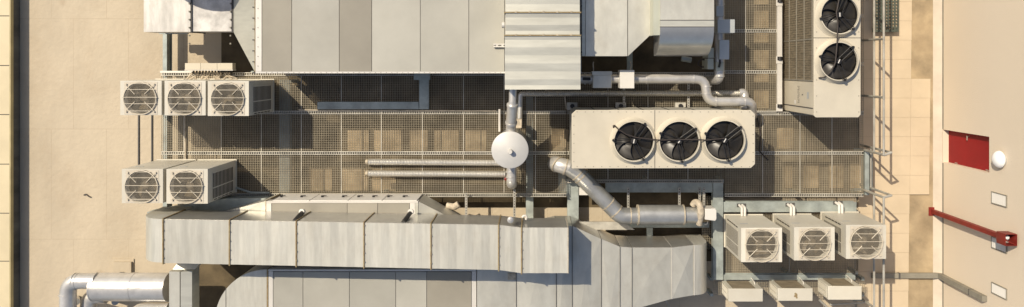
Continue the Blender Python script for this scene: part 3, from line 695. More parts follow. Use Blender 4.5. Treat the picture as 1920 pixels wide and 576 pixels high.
# cowl elbow
zE = 3.3
ce = thing('cowl_duct', 'broad galvanised duct elbow curving down right of the plenum', 'duct', W(1283, 40, zE) - Vector((0, 0, 1.2)))
xe0, xe1 = X(1238, zE), X(1339, zE)
def profE(p0, p1, drop0):
    pass
yE = Y(51, zE); prof = [(yE - .001, zE)]
n = 12; ry, rz = .68, .95
for k in range(n + 1):
    a = math.pi / 2 * k / n; prof.append((yE - ry * math.sin(a) * 1.0, zE - rz * (1 - math.cos(a))))
bot = [(yE - .45, zE - rz - .02), (yE - .001, zE - .95)]
MB().prism(prof[1:] + bot[:1] + [(yE - .002, zE - .95)], xe0 + .0, xe1, 'x').build('elbow', M['elbowmetal'], ce)
MB().box(xe0, Y(50, zE), zE - .95, xe1, Y(38.5, zE), zE).build('collar_section', M['galvy'], ce)
MB().box(xe0, Y(37.5, zE), zE - .95, xe1, Y(-190, zE), zE).build('duct_section', M['galv'], ce)
for b in (38, 50.5): MB().box(xe0 - .006, Y(b, zE) - .008, zE - .955, xe1 + .006, Y(b, zE) + .008, zE + .006).build('seam', M['seam'], ce)
MB().box(xe0 - .16, Y(66, zE), zE - .7, xe0 - .002, Y(-190, zE), zE - .02).build('side_flange', M['green'], ce)

# ------------------------------------------------------------------ pipes around the upper right
zp = 1.75
vp = thing('riser_pipe', 'silver pipe with grey valve boxes right of the curved duct elbow', 'pipe', W(1349, 80, zp) - Vector((0, 0, .5)))
pth = rounded([W(1349, -190, zp), W(1349, 149, zp), W(1349, 149, zp) + Vector((-.12, -.05, -.9))], .22, 6)
MB().tube(pth, .125, 24).build('pipe_run', M['alu'], vp)
mb = MB()
for b in (8, 30, 60, 108, 134, 143): ring(mb, W(1349, b, zp), (0, 1, 0), .135, .03)
mb.build('joint_band', M['alu'], vp)
ring(MB(), W(1349, 20, zp), (0, 1, 0), .18, .25)
MB().pbox(1343, 11, 1357, 31, zp + .14, zp - .14).build('valve_box', M['greybox'], vp, bevel=.01)
MB().pbox(1345.5, 36.5, 1378, 62, zp + .35, zp + .02).build('actuator', M['greybox'], vp, bevel=.008)
MB().pbox(1349, 75, 1367.5, 111.5, zp + .30, zp + .0).build('actuator', M['greybox'], vp, bevel=.008)
MB().tube(rounded([W(1349, 108, zp + .2), W(1350, 118, zp + .2), W(1348, 126, zp + .15)], .06, 4), .028, 8).build('lever', M['black'], vp)
MB().pbox(1343, 116, 1357, 134, zp + .13, zp - .1).build('valve_box', M['green'], vp, bevel=.008)
gc = thing('junction_case', 'tall pale green case tucked under the curved duct elbow', 'case', W(1332, 110, 1.8) - Vector((0, 0, .6)))
MB().pbox(1328, 90, 1338.5, 108.5, 1.85, 1.2).build('upper_case', M['green'], gc); MB().pbox(1327, 110, 1338, 130, 1.85, 1.2).build('lower_case', M['green'], gc)
mb = MB().tube(rounded([W(1326, 112, 1.5), W(1312, 112, 1.5), W(1308, 122, 1.45), W(1318, 127, 1.4), W(1328, 122, 1.4)], .15, 6), .02, 8)
tag(mb.build('loose_cable', M['cable']), 'black cable loop hanging below the curved duct elbow', 'cable')
mb = MB().tube([W(1278, 110, 1.1), W(1296, 113, 1.1)], .075, 14); tag(mb.build('pipe_stub', M['beam']), 'short grey pipe stub in the shade below the curved duct elbow', 'pipe')
# horizontal pipe with dampers
zh = 1.7
hp = thing('damper_pipe', 'silver pipe with two damper boxes zigzagging to the three fan chiller', 'pipe', W(1210, 148, zh) - Vector((0, 0, .4)))
run = rounded([W(1088, 148, zh), W(1322, 148, zh), W(1326, 191, zh), W(1409, 190, zh + .0), W(1410, 214, 1.3), W(1411, 216, .9)], .28, 6)
MB().tube(run, .122, 24).build('pipe_run', M['alu'], hp)
mb = MB()
for a in (1097, 1106, 1195, 1212, 1300): ring(mb, W(a, 148, zh), (1, 0, 0), .134 if a > 1190 else .15, .03)
for a in (1342, 1396): ring(mb, W(a, 190.5, zh), (1, 0, 0), .134, .03)
for b in (162, 176): ring(mb, W(1324.5, b, zh), (0, 1, 0), .134, .03)
mb.build('joint_band', M['alu'], hp)
d1 = MB().pbox(1112, 141, 1147, 165.5, zh + .22, zh - .2).build('damper_box', M['galv'], hp, bevel=.012)
d1b = MB().pbox(1110.5, 134, 1147.5, 141, zh + .21, zh - .2).build('damper_box_cover', M['galv'], hp)
d2 = MB().pbox(1162.5, 131.5, 1189.5, 166, zh + .38, zh - .05).build('actuator', M['whiter'], hp, bevel=.01)
MB().tube(rounded([W(1113, 134, zh + .1), W(1112, 120, zh + .2), W(1113, 116, zh + .2)], .05, 3), .014, 6).build('sensor_wire', M['palecable'], hp)
MB().tube(rounded([W(1182, 131, zh + .2), W(1184, 122, zh + .25), W(1181, 115, zh + .2)], .05, 3), .014, 6).build('sensor_wire', M['palecable'], hp)
ring_ = MB(); ring(ring_, W(1100, 148, zh + .15), (1, 0, 0), .04, .2, 10); ring_.build('valve_knob', M['black'], hp)
# thin ribbed pipe below
zt_ = .98
tp = thing('ribbed_pipe', 'thin ribbed pipe running along the grating behind the three fan chiller', 'pipe', W(1180, 175, zt_) - Vector((0, 0, .1)))
ribbed(MB(), W(976, 176, zt_), W(1388, 175, zt_), .075)
mb = MB(); ribbed(mb, W(978, 176, zt_), W(1388, 175, zt_), .075); mb.build('ribbed_run', M['flex'], tp)
MB().tube(rounded([W(1386, 175, zt_), W(1395, 174, zt_), W(1398, 205, zt_ + .1)], .12, 5), .12, 18).build('elbow', M['alu'], tp)
mb = MB().tube(rounded([W(984, 176, zt_), W(976, 176, zt_), W(974, 235, zt_)], .1, 5), .07, 14); mb.build('elbow', M['flex'], tp)

# ------------------------------------------------------------------ round tank
zT = 2.4
cx, cy = X(956, zT), Y(281.5, zT)
tk2 = thing('round_tank', 'upright round tank with a pale flat lid and a small knob', 'tank', (cx, cy, .82))
MB().cyl(cx + .02, cy + .02, .85, zT - .12, .40, 40).build('shell', M['ducttube'], tk2)
lid = MB().lathe(cx, cy, [(.44, zT - .10), (.463, zT - .09), (.463, zT - .03), (.44, zT - .015), (.02, zT + .01), (.001, zT + .01)], 56).build('lid', M['lid'], tk2)
MB().lathe(cx + .01, cy - .03, [(.062, zT - .01), (.062, zT + .15), (.05, zT + .17), (.001, zT + .17)], 20).build('knob', M['trim'], lid)
fp = thing('tank_feed_pipe', 'silver pipe feeding the round tank from the crossing duct', 'pipe', W(960, 200, 1.6) - Vector((0, 0, .5)))
MB().tube(rounded([W(962, 160, 2.72), W(961, 194, 2.72), W(958, 238, 2.2), (cx, cy + .3, 2.14)], .15, 4), [.095, .095, .095, .095] + [.128] * (len(rounded([W(962, 160, 2.72), W(961, 194, 2.72), W(958, 238, 2.2), (cx, cy + .3, 2.14)], .15, 4)) - 4), 24).build('pipe_run', M['alu'], fp)
mb = MB(); ring(mb, W(960.5, 197, 2.69), (0, 1, .5), .14, .05); ring(mb, W(958.5, 230, 2.29), (0, 1, .6), .15, .05); mb.build('joint_band', M['alu'], fp)
MB().pbox(967, 224, 978, 240, 1.5, 1.2).build('terminal_box', M['palecable'], fp)
op = thing('tank_outlet_pipe', 'short silver elbow pipe leaving the lower side of the round tank', 'pipe', W(959, 340, 1.3) - Vector((0, 0, .4)))
MB().tube(rounded([(cx + .02, cy - .3, 1.5), W(959, 345, 1.5), W(961, 346, .75)], .16, 6), .13, 24).build('pipe_run', M['alu'], op)
mb = MB(); ring(mb, W(958, 332, 1.5), (0, 1, 0), .142, .03); ring(mb, W(958, 322, 1.5), (0, 1, 0), .142, .03); mb.build('joint_band', M['alu'], op)
mb = MB().lathe(X(948, 1.2), Y(336, 1.2), [(.001, 1.0), (.035, 1.02), (.04, 1.2), (.001, 1.22)], 12); mb.build('valve_wheel', M['redpost'], op)
for (a, b, c_, lab) in ((688, 941, 304.5, 'upper one of two ribbed flexible pipes ending on the grating'), (688, 948, 326, 'lower one of two ribbed flexible pipes ending on the grating')):
    t = thing('flexible_pipe', lab, 'pipe', W(a, c_, .95), 'pair of ribbed pipes beside the round tank')
    mb = MB(); ribbed(mb, W(a + 3, c_ - .7, .95), W(b, c_ + 1, .95), .082, .04, .006, 18); mb.build('ribbed_run', M['flex'], t)
    mb = MB(); ring(mb, W(a, c_ - .8, .95), (1, 0, 0), .07, .06); mb.build('end_collar', M['band'], t)
pb = MB().pbox(934.5, 205, 938, 247, 1.0, .83); tag(pb.build('steel_bracket', M['trim']), 'slim pale bracket standing left of the tank feed pipe', 'bracket')

# ------------------------------------------------------------------ fat elbow pipe with silencer
zf = 1.45
sp_ = thing('silencer_pipe', 'fat silver pipe bending diagonally into a cylindrical silencer', 'pipe', W(1170, 380, zf) - Vector((0, 0, .5)))
pathf = rounded([W(1044, 308, zf - .1), W(1067, 316, zf), W(1084, 328, zf), W(1163, 405, zf), W(1197, 405.5, zf)], .35, 6)
MB().tube(rounded([W(1040, 306, .5), W(1043, 308, zf - .02), W(1072, 316, zf)], .22, 7), .205, 28).build('inlet_elbow', M['alu'], sp_)
MB().tube(rounded([W(1066, 314, zf), W(1083, 325, zf), W(1163, 405, zf), W(1198, 405, zf)], .3, 6), .212, 28).build('pipe_run', M['ducttube'], sp_)
MB().tube([W(1196, 403, zf), W(1282, 403, zf)], .257, 36).build('silencer', M['ducttube'], sp_)
MB().tube([W(1282, 403.5, zf), W(1308, 403.5, zf)], .212, 28).build('outlet', M['ducttube'], sp_)
mb = MB(); dd = W(1163, 405, zf) - W(1083, 325, zf)
ring(mb, W(1046, 309, zf - .04), (.6, -.35, .5), .222, .03, 28); ring(mb, W(1060, 313.5, zf), (1, -.3, 0), .222, .025, 28)
for f in (.02, .09, .72, .9): ring(mb, W(1083, 325, zf).lerp(W(1163, 405, zf), f), dd, .222, .03, 28)
ring(mb, W(1182, 405, zf), (1, 0, 0), .222, .025, 28)
mb.build('joint_band', M['band'], sp_)
mb = MB(); ring(mb, W(1196, 403, zf), (1, 0, 0), .268, .035, 36); ring(mb, W(1281, 403, zf), (1, 0, 0), .268, .035, 36); mb.build('silencer_rim', M['band'], sp_)
hs = thing('hose_loop', 'pale insulated hose curling round the end of the silencer pipe', 'hose', W(1305, 395, zf) - Vector((0, 0, .2)))
MB().tube(rounded([W(1299, 385, zf + .0), W(1303, 379, zf + .05), W(1311, 381, zf + .2), W(1315, 398, zf + .27), W(1311, 420, zf + .05)], .18, 5), .085, 16).build('hose', M['palecable'], hs)
wb = thing('control_box', 'white square control box at the end of the silencer pipe', 'box', W(1332, 403, 1.7) - Vector((0, 0, .4)))
MB().pprism([(1322, 392), (1341, 391), (1343.5, 395), (1343.5, 411), (1341, 414.5), (1322, 412)], 1.72, 1.3).build('case', M['whiter'], wb, bevel=.01)
MB().tube(rounded([W(1327, 416, 1.35), W(1326, 420, 1.3), W(1321, 421, 1.25)], .03, 3), .015, 8).build('cable_hook', M['whiter'], wb)
# perforated hanger straps
for (px, py0, py1, z, lab) in ((874, 362, 412, 1.0, 'perforated hanger strap left of the duct lid cap'), (964.5, 355, 414, 1.0, 'perforated hanger strap below the round tank'), (1178, 352, 390, 1.0, 'perforated hanger strap over the left end of the silencer'), (1274, 352, 388, 1.0, 'perforated hanger strap over the right end of the silencer'), (1312, 352, 392, 1.02, 'first of two hanger straps by the white control box'), (1320, 352, 392, 1.03, 'second of two hanger straps by the white control box'), (1170, 166, 204, .98, 'perforated hanger strap below the white actuator'), (1291, 150, 205, .98, 'perforated hanger strap crossing the ribbed pipe')):
    t = thing('hanger_strap', lab, 'strap', W(px, py0, z - .05), 'perforated hanger straps')
    MB().pbox(px - 2.2, py0, px + 2.2, py1, z, z - .03).build('strap', M['rail'], t)
    mb = MB(); n = int((py1 - py0) / 5)
    for k in range(n): mb.pbox(px - .8, py0 + 2 + k * 5, px + .8, py0 + 4.6 + k * 5, z + .001, z - .002)
    mb.build('slot', M['seam'], t)
wf = thing('white_elbow', 'short white pipe elbow beside the shaded duct transition', 'pipe', W(850, 386, .9) - Vector((0, 0, .3)))
MB().tube(rounded([W(838, 386, .9), W(852, 388, .95), W(860, 383, .95)], .06, 4), .09, 14).build('elbow', M['palecable'], wf)

# ------------------------------------------------------------------ long low duct
zM = 3.0; dM = 1.12
md = thing('long_duct', 'long galvanised rectangular duct with rusty flanges along the lower middle', 'duct', W(680, 460, zM) - Vector((0, 0, dM)))
def mt(px): return (411.3 + (px - 306) * .0172) if px <= 935 else (422.2 + min(1, (px - 935) / 42) * 5)
def mbm(px): return (493.5 + (px - 306) * .0205) if px <= 935 else (506.4 + min(1, (px - 935) / 42) * 6)
def msec(px, dz=0., grow=0.):
    z = zM + dz; x = X(px, zM); y0, y1 = Y(mbm(px), zM) - grow, Y(mt(px), zM) + grow
    return [(x, y0, zM - dM - grow), (x, y1, zM - dM - grow), (x, y1, z + grow), (x, y0, z + grow)]
joints = [306, 430.5, 555.5, 682.5, 808, 935, 978]
for a, b in zip(joints, joints[1:]):
    n = max(2, round((b - a) / 17)); n += n % 2
    MB().loft([msec(a + 1.3 + (b - a - 2.6) * k / n, -.008 if k % 2 else 0) for k in range(n + 1)]).build('duct_section', M['galvx'], md)
MB().loft([msec(979.5 + 85 * k / 6, -.011 if k % 2 else 0) for k in range(7)]).build('duct_section', M['galvx'], md)
for j in joints:
    MB().loft([msec(j - 1.05, .0, .026), msec(j + 1.05, .0, .026)]).build('flange', M['sealant'], md)
    mb = MB(); x = X(j, zM)
    for k in range(5): y = Y(mbm(j), zM) + .12 + k * .22; mb.box(x - .0, y, zM + .028, x + .022, y + .03, zM + .04)
    mb.build('flange_clip', M['sealant'], md)
MB().loft([msec(1064.6, .004, .006), msec(1066, .004, .006)]).build('end_rim', M['band'], md)
def flank_long(a, b, m='elbowmetal'):
    q = MB(); A, B = msec(a), msec(b); o_ = Vector((0, .003, 0)); o2 = Vector((0, .001, 0))
    v = [Vector(A[1]) + o2, Vector(B[1]) + o2, Vector(B[2]) + o2 - Vector((0, 0, .02)), Vector(A[2]) + o2 - Vector((0, 0, .02))]
    q.add(v + [p + o_ for p in v], [(0, 1, 2, 3), (7, 6, 5, 4), (0, 4, 5, 1), (1, 5, 6, 2), (2, 6, 7, 3), (3, 7, 4, 0)]); return q.build('flank_sheet', M[m], md)
for a, b in zip(joints + [978], joints[1:] + [1065]):
    if b > a + 3: flank_long(a + 1.6, b - 1.6)
# elbow at its left end, turning down
x1 = X(304.6, zM); x0 = X(268, 2.45); rings = []
for k in range(9):
    a = math.pi / 2 * k / 8; xo = x1 + (x0 - x1) * math.sin(a); zo = zM - .62 * (1 - math.cos(a))
    y0, y1 = Y(493, zM) + .0, Y(411, zM); y1 += 0
    rings.append([(xo, y0, zo), (xo, y1, zo), (x1, y1, zo - .0) if False else (x1 + .001, y1, zM - dM), (x1 + .001, y0, zM - dM)])
poly = [(x1 + (x0 - x1) * math.sin(math.pi / 2 * k / 8), zM - 1.0 * (1 - math.cos(math.pi / 2 * k / 8))) for k in range(9)] + [(x0, zM - 1.6), (x1, zM - 1.6)]
MB().prism(poly, Y(492.5, zM), Y(411, zM), 'y').build('elbow', M['galvx'], md)
MB().pprism([(276, 398), (352, 384), (425, 372), (498, 372), (498, 412), (276, 412)], 1.2, .8).build('lower_elbow', M['beam'], md)
for px, lab in ((565, 'lft'), (768, 'rgt')):
    mb = MB().add([], [])
    a, b = W(px - 12, mt(px) - 2, 2.9), W(px + 3, 397, 2.15)
    mb.tube([a, b], .055, 8); s_ = mb.build('stay_bracket', M['black'], md)
    MB().tube([b, b + Vector((0, 0.02, .12))], .07, 12).build('stay_cap', M['trim'], s_)
cap = thing('vent_cap', 'small silver dome cap on the top edge of the long duct', 'cap', W(957, 413, 2.9) - Vector((0, 0, .1)))
MB().lathe(X(957, 2.95), Y(412.5, 2.95), [(.04, 2.75), (.04, 2.9), (.075, 2.9), (.075, 2.97), (.03, 3.0), (.001, 3.0)], 20).build('cap', M['alu'], cap)
hk = MB().tube(rounded([W(979, 408, 2.4), W(983, 404, 2.4), W(988, 406, 2.4), W(986, 412, 2.4)], .1, 4), .03, 8); tag(hk.build('hook', M['trim']), 'white curved hook behind the right end of the long duct', 'hook')

# ------------------------------------------------------------------ lower air handlers
zB = 1.86
b1 = thing('middle_air_handler', 'air handler with a row of black latches on its white upper flank', 'air handler', W(640, 400, zB) - Vector((0, 0, 1.1)))
for a, b, m in ((509, 651, 'panel_b'), (651, 708, 'panel_b'), (708, 768, 'panel_b')): MB().pbox(a + .4, 381, b - .4, 460, zB - .002, zB - .05).build('roof_panel', M[m], b1)
MB().pbox(499, 379, 784, 460, zB - .06, .8).build('casing', M['ahuside'], b1)
MB().pbox(499, 377.4, 784, 380.7, zB + .012, zB - .2).build('edge_trim', M['trim'], b1)
MB().pbox(499, 381, 508.6, 460, zB + .012, zB - .2).build('corner_trim', M['trim'], b1)
MB().pbox(768.5, 381, 778, 460, zB + .012, zB - .2).build('corner_trim', M['trim'], b1)
MB().pbox(778.4, 381, 784, 460, zB + .006, zB - .2).build('corner_trim', M['galvy'], b1)
yn = Y(377.4, zB)
for a, b in ((510, 580), (580, 652), (652, 716), (716, 782)):
    MB().box(X(a, zB) + .012, yn + .001, .86, X(b, zB) - .012, yn + .02, zB - .03).build('door', M['whiter'], b1)
for a in (527, 565, 604, 643, 672, 700, 728, 757):
    x = X(a, 1.4) ; mb = MB().tube([(x, yn + .02, 1.38), (x, yn + .06, 1.38)], .035, 10); l_ = mb.build('latch', M['black'], b1)
    MB().box(x - .02, yn + .045, 1.34, x + .10, yn + .062, 1.37).build('latch_handle', M['black'], l_)
tr = thing('tapered_transition', 'pale tapered duct transition left of the middle air handler', 'duct', W(450, 400, 1.6) - Vector((0, 0, .7)))
def tq(x, ya, yb__, zt2, zb3): return [(x, ya, zb3), (x, yb__, zb3), (x, yb__, zt2), (x, ya, zt2)]
MB().loft([tq(X(497.5, zB), Y(470, zB), Y(377.5, zB), zB - .02, .8), tq(X(416, zB), Y(470, zB), Y(399, zB), zB - .12, .9)]).build('transition', M['galvx'], tr)
MB().pbox(497.7, 376.5, 499, 460, zB + .015, .8).build('flange', M['sealant'], tr)
ps = thing('pyramid_transition', 'shaded pyramid shaped duct end right of the middle air handler', 'duct', W(820, 400, 1.6) - Vector((0, 0, .7)))
MB().loft([tq(X(784.5, zB), Y(470, zB), Y(378, zB), zB - .01, .80), tq(X(846, zB), Y(470, zB), Y(411, zB), zB - .1, .95), tq(X(880, zB), Y(470, zB), Y(428, zB), zB - .35, 1.1)]).build('transition', M['galv'], ps)
b2 = thing('lower_air_handler', 'pale panelled air handler under the long duct at the bottom edge', 'air handler', W(700, 540, zB) - Vector((0, 0, 1.1)))
for a, b, m in ((512, 568, 'panel'), (568, 655, 'panel'), (655, 742, 'panel_c'), (742, 800, 'panel_c'), (800, 884, 'panel_b')): MB().pbox(a + .5, 510, b - .5, 720, zB - R.uniform(.001, .005), zB - .05).build('roof_panel', M[m], b2)
MB().pbox(503, 505, 893, 720, zB - .06, .7).build('casing', M['ahuside'], b2)
MB().pbox(503, 505.5, 893, 508.5, zB + .03, zB - .2).build('edge_trim', M['trim'], b2)
MB().pbox(503.5, 509, 511.6, 720, zB + .012, zB - .2).build('corner_trim', M['trim'], b2)
MB().pbox(884.5, 509, 893, 720, zB + .012, zB - .2).build('corner_trim', M['trim'], b2)
rb = thing('rounded_elbow', 'flat duct elbow with a round outer edge left of the lower air handler', 'duct', W(460, 550, zB) - Vector((0, 0, .9)))
arc = [(500, 505.5)] + [(500 - 97 * math.sin(math.radians(t)), 602 - 96.5 * math.cos(math.radians(t))) for t in range(6, 91, 6)] + [(403, 720), (500, 720)]
MB().pprism(arc, zB - .01, .7).build('elbow', M['galvx'], rb)
MB().pbox(500.4, 505, 502.6, 720, zB + .02, .7).build('flange', M['sealant'], rb)
mb = MB().pbox(423, 540, 424.2, 720, zB - .008, zB - .012); mb.build('seam', M['seam'], rb)

# ------------------------------------------------------------------ wide duct lower right
zW_ = 1.9; hW = 1.3
wd = thing('wide_duct', 'wide silver duct widening and bending down right of the long duct', 'duct', W(1120, 510, zW_) - Vector((0, 0, hW)))
st_ = [(894, 440, 720), (968, 440, 720), (1043, 424, 720), (1073, 424, 720), (1127.5, 448.5, 720), (1162.5, 463, 720), (1185, 464.5, 576 + 10), (1260, 464.5, 560.5), (1303, 461, 555)]
def ws(px, a, b, dz=0., gx=0.): return [(X(px, zW_) + gx, Y(b, zW_), zW_ - hW), (X(px, zW_) + gx, Y(a, zW_), zW_ - hW), (X(px, zW_) + gx, Y(a, zW_), zW_ + dz), (X(px, zW_) + gx, Y(b, zW_), zW_ + dz)]
st_[6] = (1185, 464.5, 581)
dzs = [0, 0, 0, 0, 0, 0, 0, 0, -.07]
for k in range(len(st_) - 1):
    (a, b, c_), (a2, b2_, c2_) = st_[k], st_[k + 1]
    if k == 5:   # lower outline bends inside this section
        MB().loft([ws(a, b, c_, dzs[k], .006), ws((a + a2) / 2, (b + b2_) / 2, 592, 0), ws(a2, b2_, c2_, dzs[k + 1], -.006)]).build('duct_section', M['galv'], wd)
    else:
        mid = .02 if k not in (7,) else 0.
        am, bm_, cm = (a + a2) / 2, (b + b2_) / 2, (c_ + c2_) / 2
        A, B = ws(a, b, c_, dzs[k], .006), ws(a2, b2_, c2_, dzs[k + 1], -.006)
        q = MB(); o_ = 0; ce_ = (Vector(A[2]) + Vector(A[3]) + Vector(B[2]) + Vector(B[3])) / 4 + Vector((R.uniform(-.05, .05), (.9 if k < 4 else .1), (.035 if k % 2 else .022) if k != 7 else .05))
        q.add(A + B + [ce_], [(0, 1, 2, 3), (7, 6, 5, 4), (0, 4, 5, 1), (1, 5, 6, 2), (3, 7, 4, 0), (3, 2, 8), (2, 6, 8), (6, 7, 8), (7, 3, 8)]); q.build('duct_section', M['galv'], wd)
for k, (a, b, c_) in enumerate(st_[1:], 1):
    MB().loft([ws(a, b, c_, dzs[k] + .022, -.0055), ws(a, b, c_, dzs[k] + .022, .0055)]).build('seam', M['seam'] if k < 7 else M['trim'], wd)
poly = [(X(1303, zW_) + .006, zW_ - .07)]
xr0, xr1 = X(1303, zW_) + .006, X(1318, 1.3) + .08
for k in range(1, 8): a = math.pi / 2 * k / 7; poly.append((xr0 + (xr1 - xr0) * math.sin(a), zW_ - .07 - .55 * (1 - math.cos(a))))
poly += [(xr1, zW_ - hW), (xr0, zW_ - hW)]
MB().prism(poly, Y(555, zW_), Y(461, zW_), 'y').build('elbow', M['galvx'], wd)
for k in range(3, 8):
    (a, b, _), (a2, b2_, _) = st_[k], st_[k + 1]
    A, B = ws(a, b, 0, dzs[k], .008), ws(a2, b2_, 0, dzs[k + 1], -.008); nrm = Vector((B[1][1] - A[1][1], -(B[1][0] - A[1][0]), 0)).normalized() * -1
    if nrm.y < 0: nrm = -nrm
    v = [Vector(A[1]) + nrm * .001, Vector(B[1]) + nrm * .001, Vector(B[2]) + nrm * .001 - Vector((0, 0, .015)), Vector(A[2]) + nrm * .001 - Vector((0, 0, .015))]
    q = MB(); q.add(v + [p + nrm * .003 for p in v], [(0, 1, 2, 3), (7, 6, 5, 4), (0, 4, 5, 1), (1, 5, 6, 2), (2, 6, 7, 3), (3, 7, 4, 0)]); q.build('flank_sheet', M['elbowmetal'], wd)
mb = MB().pbox(952, 513, 967, 525, zW_ + .05, zW_ - .02); mb.build('access_tab', M['band'], wd)
mb = MB().tube([W(1246, 560, .4), W(1258, 580, .4)], .02, 6); tag(mb.build('steel_rod', M['rail']), 'thin steel rod in the shade below the wide duct', 'rod')
pk = MB().pprism([(1085, 416), (1168, 416), (1190, 431), (1098, 431)], .9, .86); tag(pk.build('board', M['channel']), 'pale timber board lying below the diagonal silver pipe', 'board')

# ------------------------------------------------------------------ silver pipes lower left
zq = 1.5
lp = thing('header_pipe', 'thick shiny silver header pipe with a slimmer elbow at the lower left', 'pipe', W(240, 540, zq) - Vector((0, 0, .5)))
MB().tube([W(178, 538, zq), W(317, 538, zq)], .36, 40).build('header', M['alu'], lp)
MB().tube(rounded([W(181, 527, zq + .1), W(128, 527, zq + .1), W(126, 700, zq + .1)], .32, 7), .20, 28).build('elbow_run', M['alu'], lp)
mb = MB(); ring(mb, W(253, 538, zq), (1, 0, 0), .366, .02, 40); ring(mb, W(179, 538, zq), (1, 0, 0), .367, .03, 40)
for a in (140, 146): ring(mb, W(a, 527, zq + .1), (1, 0, 0), .207, .015, 28)
ring(mb, W(126, 552, zq + .1), (0, 1, 0), .207, .02, 28); mb.build('joint_band', M['alu'], lp)
lp2 = thing('elbow_pipe', 'small silver elbow pipe curling out from under the header pipe', 'pipe', W(170, 560, 1.2) - Vector((0, 0, .4)))
MB().tube(rounded([W(200, 555, 1.25), W(166, 555, 1.25), W(164, 690, 1.25)], .28, 7), .195, 28).build('elbow_run', M['alu'], lp2)
mb = MB(); ring(mb, W(178, 555, 1.25), (1, 0, 0), .203, .02, 28); mb.build('joint_band', M['alu'], lp2)
for px, lab in ((143, 'slim dark upright pipe behind the left silver elbow'), (216, 'slim upright pipe below the silver header')):
    tag(MB().tube([W(px, 560, .02), W(px, 566, 1.0)], .09, 16).build('upright_pipe', M['ducttube']), lab, 'pipe')
lp3 = thing('second_header', 'second silver header pipe at the bottom edge below the first', 'pipe', W(280, 582, 1.35) - Vector((0, 0, .5)))
MB().tube(rounded([W(318, 585, 1.35), W(255, 585, 1.35), W(250, 720, 1.35)], .3, 6), .25, 28).build('pipe_run', M['alu'], lp3)
jb = thing('pipe_plenum', 'faceted sheet metal box joining the lower left silver pipes', 'plenum', W(338, 545, 1.9) - Vector((0, 0, 1.)))
mb = MB(); zz = 1.95
x0, xm, x1_, ya, yb3 = X(316.5, zz), X(338.5, zz), X(359, zz), Y(509.5, zz), Y(720, zz)
mb.loft([[(x0, yb3, 1.5), (x0, ya, 1.5), (x0, ya, zz - .02), (x0, yb3, zz - .02)], [(xm - .012, yb3, 1.5), (xm - .012, ya, 1.5), (xm - .012, ya, zz + .02), (xm - .012, yb3, zz + .02)]]); mb.build('sheet_half', M['galv'], jb)
mb = MB(); mb.loft([[(xm + .012, yb3, 1.5), (xm + .012, ya, 1.5), (xm + .012, ya, zz + .02), (xm + .012, yb3, zz + .02)], [(x1_, yb3, 1.5), (x1_, ya, 1.5), (x1_, ya, zz - .03), (x1_, yb3, zz - .03)]]); mb.build('sheet_half', M['galvy'], jb)
MB().box(xm - .0115, yb3, 1.5, xm + .0115, ya - .01, zz - .03).build('seam', M['seam'], jb)
mb = MB().loft([[(x0, ya + .001, 1.5), (x1_, ya + .001, 1.5), (x1_, ya + .001, zz - .2), (x0, ya + .001, zz - .2)], [(x0 + .25, ya + .4, 1.5), (x1_ + .25, ya + .4, 1.5), (x1_ + .25, ya + .4, 1.55), (x0 + .25, ya + .4, 1.55)]]); mb.build('back_transition', M['galvx'], jb)

for pts, rad, m, nm, lab in (
    ([(560, 206, .84), (600, 207, .83), (760, 207.5, .83), (930, 208, .83)], .018, 'palecable', 'conduit', 'thin pale conduit along the grating edge above the painted sunlit patches'),
    ([(345, 148, .9), (345, 165, .88), (348, 300, .84), (352, 330, .84)], .02, 'palecable', 'refrigerant_line', 'thin pale refrigerant line passing under the left condensing units'),
    ([(1022, 170, .85), (1058, 172, .84), (1062, 205, .84)], .016, 'palecable', 'conduit', 'short pale conduit bend at the left end of the three fan chiller'),
    ([(1420, 222, .86), (1426, 250, .84), (1424, 284, .84), (1440, 300, .83)], .02, 'cable', 'power_cable', 'black power cable trailing off the right end of the three fan chiller'),
    ([(443, 352, .85), (470, 361, .84), (505, 362, .84)], .03, 'beam', 'conduit', 'grey conduit beside the lower left condensing units')):
    tag(MB().tube(rounded([W(*p) for p in pts], .1, 4), rad, 8).build(nm, M[m]), lab, 'pipe')
# ------------------------------------------------------------------ white distribution box with cables
zc_ = 1.15
cbx = thing('distribution_box', 'long cream distribution box with a fringe of cables above the left units', 'box', W(391, 125, zc_) - Vector((0, 0, .25)))
for a, b in ((346.5, 376), (376, 407), (407, 436)): MB().pbox(a + .3, 118.5, b - .3, 130.5, zc_, zc_ - .22).build('cover', M['white'], cbx)
MB().pbox(346, 130.7, 436.5, 132.4, zc_ - .01, zc_ - .24).build('tray_edge', M['trim'], cbx)
for k in range(13):
    px = 363 + k * 5.8
    tag_ = MB().tube([W(px, 129, zc_ - .24), W(px + .3, 138, zc_ - .27)], .022, 6).build('gland', M['black'], cbx)
for k in range(14):
    px = 361 + k * 5.4; e = R.uniform(-16, 16)
    m_ = MB().tube(rounded([W(px, 136, .9), W(px + e * .3, 141 + R.uniform(-1, 2), .88), W(px + e, 144 + R.uniform(0, 5), .86), W(px + e * 1.4, 152, .86)], .12, 4), .021, 6); m_.build('cable', M['palecable'], cbx)

